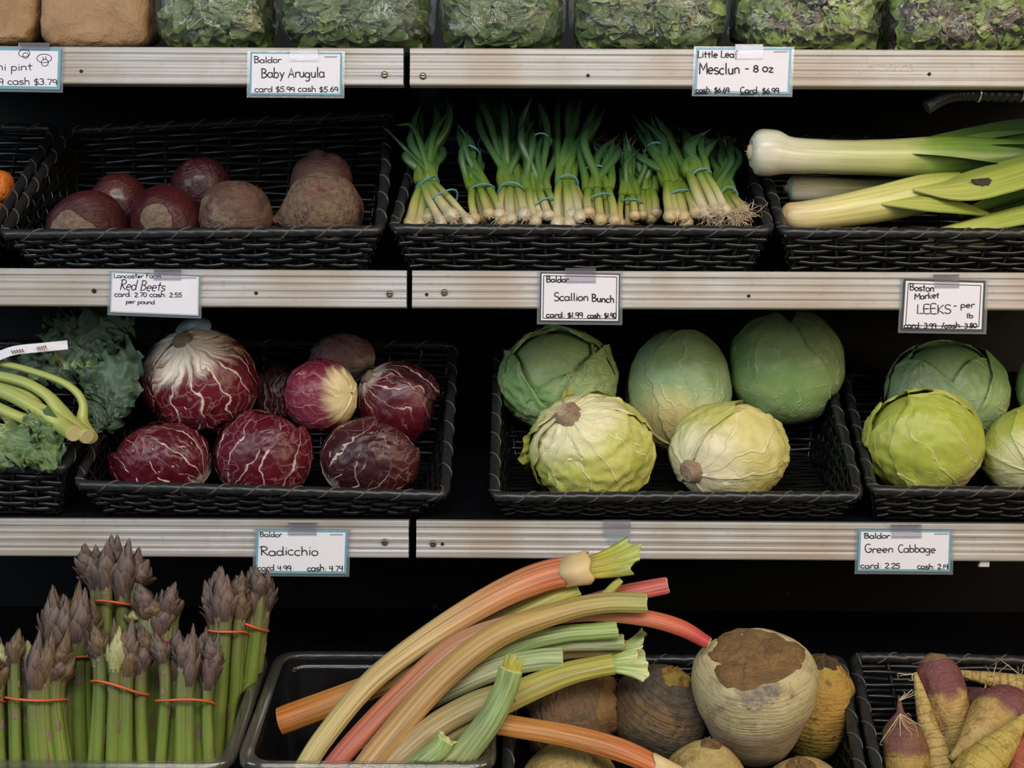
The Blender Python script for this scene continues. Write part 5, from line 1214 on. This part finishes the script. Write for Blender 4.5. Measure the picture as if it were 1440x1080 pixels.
# ------------------------------------------------------------------ rhubarb
gq = 'rhubarb stalks leaning out of the clear tub'
def rcol(nm, stops): return gradient(nm, [(p, tuple(x * 0.88 for x in c)) for p, c in stops], 0.50, 0.85, 40, coat=0.0, bumpk=0.55)
RH = dict(
 tan=rcol('tan_rhubarb', [(0, (0.50, 0.42, 0.17)), (0.5, (0.55, 0.40, 0.18)), (0.78, (0.62, 0.26, 0.11)), (0.92, (0.60, 0.18, 0.09)), (1, (0.62, 0.50, 0.22))]),
 pink=rcol('pink_rhubarb', [(0, (0.46, 0.11, 0.07)), (0.25, (0.48, 0.19, 0.10)), (0.5, (0.52, 0.29, 0.16)), (0.75, (0.50, 0.22, 0.12)), (0.9, (0.60, 0.13, 0.06)), (1, (0.50, 0.05, 0.05))]),
 olive=rcol('olive_rhubarb', [(0, (0.46, 0.28, 0.12)), (0.4, (0.48, 0.29, 0.10)), (0.75, (0.44, 0.31, 0.10)), (1, (0.40, 0.40, 0.13))]),
 green=rcol('green_rhubarb', [(0, (0.30, 0.32, 0.13)), (0.6, (0.26, 0.36, 0.14)), (1, (0.32, 0.44, 0.14))]),
 grey=rcol('grey_green_rhubarb', [(0, (0.26, 0.24, 0.12)), (0.6, (0.33, 0.36, 0.20)), (1, (0.34, 0.44, 0.20))]),
 yel=rcol('yellow_green_rhubarb', [(0, (0.38, 0.31, 0.15)), (0.5, (0.40, 0.36, 0.10)), (1, (0.46, 0.44, 0.08))]),
 stripe=rcol('brown_striped_rhubarb', [(0, (0.42, 0.31, 0.17)), (0.5, (0.40, 0.30, 0.13)), (1, (0.34, 0.32, 0.12))]),
 orange=rcol('orange_rhubarb', [(0, (0.60, 0.19, 0.03)), (0.3, (0.48, 0.22, 0.05)), (0.7, (0.38, 0.29, 0.09)), (1, (0.36, 0.28, 0.10))]),
 bright=rcol('bright_orange_rhubarb', [(0, (0.52, 0.25, 0.05)), (0.5, (0.56, 0.23, 0.06)), (0.85, (0.58, 0.17, 0.05)), (1, (0.62, 0.30, 0.20))]),
 red=rcol('red_rhubarb', [(0, (0.40, 0.22, 0.08)), (0.5, (0.50, 0.14, 0.09)), (1, (0.60, 0.13, 0.12))]),
)
MT['rh_cut'] = plain('rhubarb_cut_end', (0.50, 0.50, 0.22), 0.6, 0, 0.2, nscale=160)
MT['rh_stub'] = gradient('rhubarb_leaf_stub', [(0, (0.40, 0.34, 0.06)), (0.5, (0.40, 0.37, 0.05)), (1, (0.42, 0.48, 0.12))], 0.42, 0.5, 22, bumpk=0.4)
MT['rh_stub_pale'] = gradient('pale_rhubarb_leaf_stub', [(0, (0.28, 0.40, 0.12)), (0.5, (0.36, 0.46, 0.16)), (1, (0.52, 0.55, 0.26))], 0.42, 0.5, 22, bumpk=0.4)
MT['rh_sheath'] = plain('rhubarb_sheath', (0.62, 0.46, 0.22), 0.5, 0, 0.2)
def rsec(a, t):
    """half-round stalk with ribs outside and a shallow channel inside"""
    r = 1 + 0.014 * math.cos(13 * a) + 0.012 * math.cos(5 * a + 1)
    x, y = math.cos(a) * r, math.sin(a) * r * 0.72
    if y < -0.25: y = -0.25 + (y + 0.25) * 0.35
    return x, y
def rhubarb(label, pts, w, mat, seed, stub=None, cut=True, up=(0, -0.75, 0.66), sheath=False):
    pp = crom([tuple(P(*q)) for q in pts], 9); s = S(-0.15); rr = [a[0] * s * 0.5 for a in crom([(x, 0.) for x in w], 9)] if isinstance(w, (list, tuple)) else [w * s * 0.5] * len(pp)
    m = MB(); m.tube(pp, rr, 54, sec=rsec, up=up)
    low = min(pp, key=lambda q: q[2])
    o = m.build('rhubarb_stalk', RH[mat], loc=low); tag(o, label, 'rhubarb', gq)
    d = (Vector(pp[-1]) - Vector(pp[-3])).normalized(); c = Vector(pp[-1]); u = Vector(up); u = (u - d * u.dot(d)).normalized(); sd = d.cross(u)
    rnd = random.Random(seed)
    if cut:
        m = MB(); m.tube([c - d * 0.0004, c + d * 0.0012, c + d * 0.0006], [rr[-1] * 0.98, rr[-1] * 0.9, rr[-1] * 0.2], 24, sec=rsec, up=up, disp=lambda p, q, a, t: p + d * 0.0018 * noise.noise(p * 300)); m.build('cut_end', MT['rh_cut'], o)
    if sheath:
        m = MB(); L = 0.034
        m.tube([c - d * L, c - d * L * 0.4, c + d * 0.001, c + d * 0.004], [rr[-1] * 1.03, rr[-1] * 1.10, rr[-1] * 1.16, rr[-1] * 1.05], 30, sec=rsec, up=up, cap=False, disp=lambda p, q, a, t: p + d * (0.004 * math.sin(3 * a + seed) if t < 0.05 else 0.002 * math.sin(5 * a))); sh = m.build('sheath', MT['rh_sheath'], o); sh.modifiers.new('t', 'SOLIDIFY').thickness = 0.001
    if stub:
        L, W, mt = stub[:3]; bnd = Vector(stub[3]) if len(stub) > 3 else Vector((0, 0, 0)); m = MB(); rows = []
        for side in (1, -1):
            rows = []
            for i in range(13):
                f = i / 12; row = []
                for j in range(25):
                    x = -1 + 2 * j / 24; wd = lerp(rr[-1] * 0.8, W * s, f ** 1.3)
                    rip = 0.10 * wd * f * math.sin(x * 9 + seed) + 0.05 * wd * math.cos(x * 20)
                    ln = L * s * f * (1 + 0.14 * f * math.sin(x * 4.0 + seed) + 0.05 * f * math.sin(x * 11 + 2 * seed))
                    row.append(c - d * 0.004 + d * ln + sd * (wd * x) + u * (rr[-1] * 0.45 * (1 - x * x) - 0.25 * wd * abs(x) * f + rip + side * 0.0012 - 0.001) + bnd * (f * f * s))
                rows.append(row if side > 0 else row[::-1])
            m.grid(rows)
        m.build('leaf_stub', MT[mt], o)
    return o
rhubarb('long pale tan rhubarb stalk on top, turning orange below its large yellow-green leaf stub', [(425, 1085, -0.25), (455, 1038, -0.235), (520, 960, -0.19), (600, 898, -0.15), (690, 843, -0.13), (760, 812, -0.12), (826, 798, -0.12)], [28, 29, 31, 36, 42, 46, 44], 'tan', 1, (66, 32, 'rh_stub', (6, -10, 14)), cut=False, sheath=True)
rhubarb('longest pink rhubarb stalk whose red tip reaches the largest rutabaga', [(462, 1085, -0.25), (500, 1040, -0.235), (560, 980, -0.20), (640, 910, -0.165), (730, 876, -0.15), (820, 862, -0.155), (900, 868, -0.165), (955, 882, -0.175), (996, 904, -0.18)], [28, 29, 32, 34, 30, 26, 24, 24, 18], 'pink', 2, cut=True)
rhubarb('ridged olive-orange rhubarb stalk across the middle with a squared cut end', [(505, 1090, -0.26), (545, 1040, -0.24), (620, 955, -0.205), (700, 893, -0.185), (790, 860, -0.18), (850, 848, -0.18), (908, 848, -0.18)], [34, 36, 38, 36, 31, 29, 29], 'olive', 3)
rhubarb('green rhubarb stalk under the olive-orange one, swollen at its cut end', [(560, 1010, -0.20), (640, 955, -0.175), (720, 910, -0.165), (790, 892, -0.165), (835, 888, -0.165), (867, 885, -0.165)], [22, 24, 26, 25, 25, 28], 'green', 4)
rhubarb('grey-green rhubarb stalk with a short green collar, ending above the brown rutabaga', [(540, 1020, -0.20), (620, 975, -0.185), (700, 940, -0.18), (755, 928, -0.18), (790, 926, -0.18)], [26, 30, 32, 31, 33], 'grey', 5)
rhubarb('yellow-green rhubarb stalk ending in a ruffled pale fan of leaf stub', [(560, 1080, -0.235), (640, 1022, -0.215), (720, 980, -0.20), (790, 950, -0.19), (838, 938, -0.185), (862, 934, -0.183)], [36, 38, 38, 34, 30, 30], 'yel', 6, (46, 28, 'rh_stub_pale', (0, 0, -2)), cut=False)
rhubarb('brown striped rhubarb stalk below the yellow-green one', [(530, 1090, -0.25), (600, 1030, -0.235), (665, 992, -0.22), (720, 972, -0.21)], [34, 36, 36, 30], 'stripe', 7)
rhubarb('short green rhubarb stalk bent upward in front, broken yellow end on top', [(620, 1092, -0.265), (655, 1056, -0.262), (690, 1010, -0.258), (710, 970, -0.255), (718, 942, -0.255)], [36, 38, 36, 34, 34], 'green', 8, (22, 14, 'rh_stub', (0, 0, 3)), up=(-0.4, -0.85, 0.3))
rhubarb('smallest green rhubarb stump at the front rim with a curled pale end', [(560, 1100, -0.268), (595, 1072, -0.266), (618, 1052, -0.264), (626, 1040, -0.264)], [30, 32, 28, 27], 'green', 9, (10, 15, 'rh_stub_pale'), up=(-0.3, -0.9, 0.3))
rhubarb('rhubarb stalk lying at the left with a rough orange end', [(394, 1014, -0.16), (410, 1008, -0.16), (470, 986, -0.155), (550, 955, -0.15), (640, 920, -0.13), (720, 895, -0.12)], [40, 41, 40, 36, 32, 26], 'orange', 10)
rhubarb('bright orange rhubarb stalk resting alone across the rutabaga basket', [(676, 1014, -0.235), (730, 1023, -0.238), (800, 1035, -0.244), (870, 1054, -0.25), (925, 1078, -0.255), (950, 1092, -0.255)], [30, 30, 31, 32, 28, 26], 'bright', 11, sheath=True)
rhubarb('red rhubarb end behind the others, pointing at the lower rail', [(740, 880, -0.10), (800, 856, -0.10), (870, 836, -0.10), (912, 828, -0.10), (938, 823, -0.10)], [22, 24, 26, 27, 26], 'red', 12)
rhubarb('thin yellow-green rhubarb tip between the olive-orange and the red ones', [(800, 868, -0.13), (845, 842, -0.125), (862, 826, -0.125), (872, 816, -0.125)], [14, 14, 13, 11], 'yel', 13)
rhubarb('dull olive rhubarb stalk in the shade under the long tan one', [(640, 905, -0.115), (710, 872, -0.11), (770, 845, -0.11), (812, 828, -0.11)], [26, 30, 32, 26], 'yel', 14)
rhubarb('pale green rhubarb stalk squeezed under the swollen green one', [(700, 930, -0.16), (780, 908, -0.155), (840, 904, -0.155), (876, 903, -0.155)], [20, 22, 23, 24], 'grey', 15)
rhubarb('olive rhubarb stalk behind the pale fan, with a ragged stub', [(740, 930, -0.14), (800, 915, -0.14), (860, 912, -0.14), (880, 912, -0.14)], [20, 24, 26, 26], 'stripe', 16, (30, 26, 'rh_stub_pale', (0, 0, 10)), cut=False)

# ------------------------------------------------------------------ top shelf: paper bags and bags of greens
kraft = M('kraft_paper'); ob = kraft.vec(); n1 = kraft.noise(22, 5, ob, 0.62, 0.6); n2 = kraft.noise(220, 2, ob)
kraft.set(col=kraft.mix(kraft.step(0.3, 0.7, n1), (0.30, 0.175, 0.085), (0.38, 0.235, 0.13)), rough=0.75, normal=kraft.bump(kraft.math('ADD', n1, kraft.math('MULTIPLY', n2, 0.15)), 0.9, 0.012))
def sgn(x): return -1.0 if x < 0 else 1.0
def bagmesh(mb, cx, cy, zb, hx, hy, h, e, cr, seed, crf=16, nu=72, nv=34, taper=0.0, pinch=0.0):
    off = Vector((seed * 5.1, seed, 3)); rows = []
    for i in range(nv + 1):
        f = i / nv; ph = -math.pi / 2 + math.pi * f; row = []
        cz_ = sgn(math.sin(ph)) * abs(math.sin(ph)) ** e; cr_ = max(0.02, abs(math.cos(ph)) ** e)
        for j in range(nu):
            a = 2 * math.pi * j / nu; x = sgn(math.cos(a)) * abs(math.cos(a)) ** e; y = sgn(math.sin(a)) * abs(math.sin(a)) ** e
            p = Vector((cx + hx * x * cr_ * (1 - taper * (cz_ + 1) / 2), cy + hy * y * cr_ * (1 - pinch * (cz_ + 1) / 2), zb + h * (cz_ + 1) / 2))
            q = p * crf + off
            d = (1 - 2 * abs(noise.noise(q))) * 0.6 + (1 - 2 * abs(noise.noise(q * 2.3))) * 0.4
            nrm = Vector((x / hx, y / hy, cz_ / h * 0.5)).normalized()
            p = p + nrm * (cr * d)
            p.z = max(p.z, zb) + TILT * (p.y - (cy - hy))
            row.append(p)
        rows.append(row)
    mb.grid(rows, wrap=True)
for k, (x0, x1, lab) in enumerate([(-110, 46, 'brown paper bag cut off at the left edge of the top shelf'), (44, 206, 'brown paper bag beside the first bag of arugula')]):
    Y = 0.10; cx = P((x0 + x1) / 2, 60, 0.035).x; hx = (x1 - x0) / 2 * S(0.035) - 0.007
    m = MB(); bagmesh(m, cx, Y + 0.004 * k, deck_z(1, Y - 0.055) + 0.006, hx, 0.062, 0.20, 0.30, 0.0085, 31 + k, 15, taper=0.05, pinch=0.35)
    o = m.build('paper_bag', kraft.m, loc=(cx, Y, deck_z(1, Y))); tag(o, lab, 'paper bag', 'brown paper bags on the top shelf')
    m = MB(); zt = deck_z(1, Y) + 0.195
    m.grid([[Vector((cx + hx * 0.8 * (-1 + 2 * j / 20), Y + q + 0.004 * math.sin(j * 1.3), zz)) for j in range(21)] for q, zz in ((-0.022, zt - 0.02), (-0.026, zt + 0.012), (-0.014, zt + 0.018), (-0.012, zt - 0.012))])
    m.build('rolled_top', kraft.m, o)

film = clearfilm('produce_bag_film', (0.95, 0.98, 0.98), 0.03, 0.16, crinkle=1.0, scale=26, haze=0.02, hazecol=(0.6, 0.72, 0.72), fres=0.65)
LM = {k: veined('salad_leaf_' + k, a, b2, c2, d2, 0.10, 1.0, 0.05, 0.7, 0.3, bumpk=0.5, rough=0.42) for k, (a, b2, c2, d2) in dict(
    arugula=((0.060, 0.105, 0.025), (0.105, 0.16, 0.04), (0.25, 0.30, 0.10), (0.22, 0.28, 0.10)),
    olive=((0.085, 0.115, 0.025), (0.14, 0.17, 0.04), (0.30, 0.32, 0.12), (0.27, 0.30, 0.11)),
    spring=((0.16, 0.24, 0.035), (0.25, 0.34, 0.055), (0.42, 0.46, 0.20), (0.36, 0.42, 0.15)),
    purple=((0.060, 0.038, 0.032), (0.10, 0.055, 0.040), (0.16, 0.14, 0.06), (0.14, 0.10, 0.06)),
    stemmy=((0.30, 0.32, 0.13), (0.36, 0.38, 0.17), (0.4, 0.4, 0.2), (0.4, 0.4, 0.2))).items()}
def salad_leaf(mb, c, L, W, rot, rnd, mi, ruffle):
    off = Vector((rnd.uniform(0, 90), rnd.uniform(0, 90), 0)); nv, nu = 8, 6; rows = []; bend = rnd.uniform(-0.5, 0.6)
    for i in range(nv + 1):
        t = i / nv; w = W * (math.sin(math.pi * (0.06 + 0.90 * t)) ** 0.8) * (1 + 0.25 * noise.noise(Vector((t * 5, 0, 0)) + off)); row = []
        for j in range(nu + 1):
            x = -1 + 2 * j / nu
            z = bend * L * t * t * 0.5 + 0.3 * w * abs(x) + ruffle * W * abs(x) * noise.noise(Vector((t * 6, x * 2, 1)) + off)
            row.append(c + rot @ Vector((x * w, L * (t - 0.5), z)))
        rows.append(row)
    mb.grid(rows, mi=mi)
def salad_bag(x0, x1, label, mix_, seed, L=(0.035, 0.06), W=(0.009, 0.016), n=330, ruffle=0.3, h=0.16, Y=0.095, e=0.5, stems=22):
    rnd = random.Random(seed); Yf = 0.03; cx = P((x0 + x1) / 2, 40, Yf).x; hx = (x1 - x0) / 2 * S(Yf) - 0.005; hy = 0.068; zb = deck_z(1, Y - hy) + 0.005
    t = thing('salad_bag', (cx, Y, zb), label, 'bag of greens', 'clear bags of salad greens on the top shelf')
    m = MB(); bagmesh(m, cx, Y, zb, hx, hy, h, e, 0.0040, seed, 20, nu=84, nv=36); m.build('plastic_bag', film, t)
    m = MB(); ks = list(dict.fromkeys(mix_))
    def spot():
        while True:
            u = rnd.uniform(-1, 1); v = rnd.random() ** 1.2; f = rnd.uniform(0.02, 0.62)
            yy = -1 + 1.5 * (v ** 1.5)
            z = -1 + 2 * f
            if abs(u) ** 3 + abs(yy) ** 3 + abs(z) ** 3 < 0.96: return Vector((cx + u * hx * 0.92, Y + yy * hy * 0.88, zb + 0.004 + f * h))
    for k in range(n):
        rot = Matrix.Rotation(rnd.uniform(-0.7, 0.7), 3, 'X') @ Matrix.Rotation(math.pi / 2 + rnd.uniform(-.5, .5), 3, 'X') @ Matrix.Rotation(rnd.uniform(0, 6.28), 3, 'Z')
        c = spot(); salad_leaf(m, c, rnd.uniform(*L), rnd.uniform(*W), rot, rnd, ks.index(rnd.choice(mix_)), ruffle)
    for k in range(stems):
        c = spot(); a = rnd.uniform(0, 6.28); l = rnd.uniform(0.02, 0.045); d = Vector((math.cos(a), rnd.uniform(-.1, .1), math.sin(a)))
        m.tube(crom([c - d * l / 2, c + Vector((0, -0.002, 0.004)), c + d * l / 2], 4), 0.0009, 5, mi=len(ks))
    for v in m.v:
        v.x = max(min(v.x, cx + hx * 0.95), cx - hx * 0.95); v.y = max(v.y, Y - hy * 0.93); v.z = max(v.z, zb + 0.003 + TILT * (v.y - (Y - hy)))
    o = m.build('greens', [LM[k] for k in ks] + [LM['stemmy']], t); o['kind'] = 'stuff'
salad_bag(206, 380, 'clear bag of arugula next to the brown paper bag', ['arugula', 'arugula', 'olive'], 71)
salad_bag(380, 612, 'wide clear bag of arugula above the rail gap, behind the Baby Arugula sign', ['olive', 'arugula', 'arugula'], 73, n=420)
salad_bag(612, 802, 'clear bag of rounder arugula leaves just right of the rail gap', ['arugula', 'olive', 'arugula'], 75, W=(0.012, 0.019))
salad_bag(800, 1036, 'large crinkled clear bag of mesclun left of the Mesclun sign', ['olive', 'spring', 'arugula', 'olive'], 77, n=420, ruffle=0.6)
salad_bag(1030, 1252, 'clear bag of mixed green and purple lettuce behind the Mesclun sign', ['spring', 'spring', 'purple', 'olive'], 79, L=(0.04, 0.075), W=(0.016, 0.028), n=330, ruffle=1.1)
salad_bag(1250, 1480, 'clear bag of green and dark lettuce at the right end of the top shelf', ['spring', 'purple', 'olive', 'spring'], 81, L=(0.04, 0.075), W=(0.016, 0.028), n=330, ruffle=1.1)

# ------------------------------------------------------------------ let everything rest inside its basket
for o in list(scene.objects):
    if o.parent is not None or 'category' not in o: continue
    g = o.get('group', ''); x = o.location.x
    if g == gb: confine(o, BASK[1], 0.007)
    elif g == gs: confine(o, BASK[2], 0.006, 0.006)
    elif g == gl: confine(o, BASK[3], 0.006, 0.006)
    elif g == g8: confine(o, BASK[5], 0.007)
    elif g == g5: confine(o, BASK[6] if x < P(1205, 600, 0.1).x else BASK[7], 0.007)
    elif g == gr: confine(o, BASK[8], 0.007)
    elif g == gt: confine(o, BASK[9], 0.007)
    elif g == ga: confine(o, TUBS[0], 0.004, -0.002)
    elif g == gq and o['label'].split()[0] in ('short', 'smallest'): confine(o, TUBS[1], 0.004, -0.002)
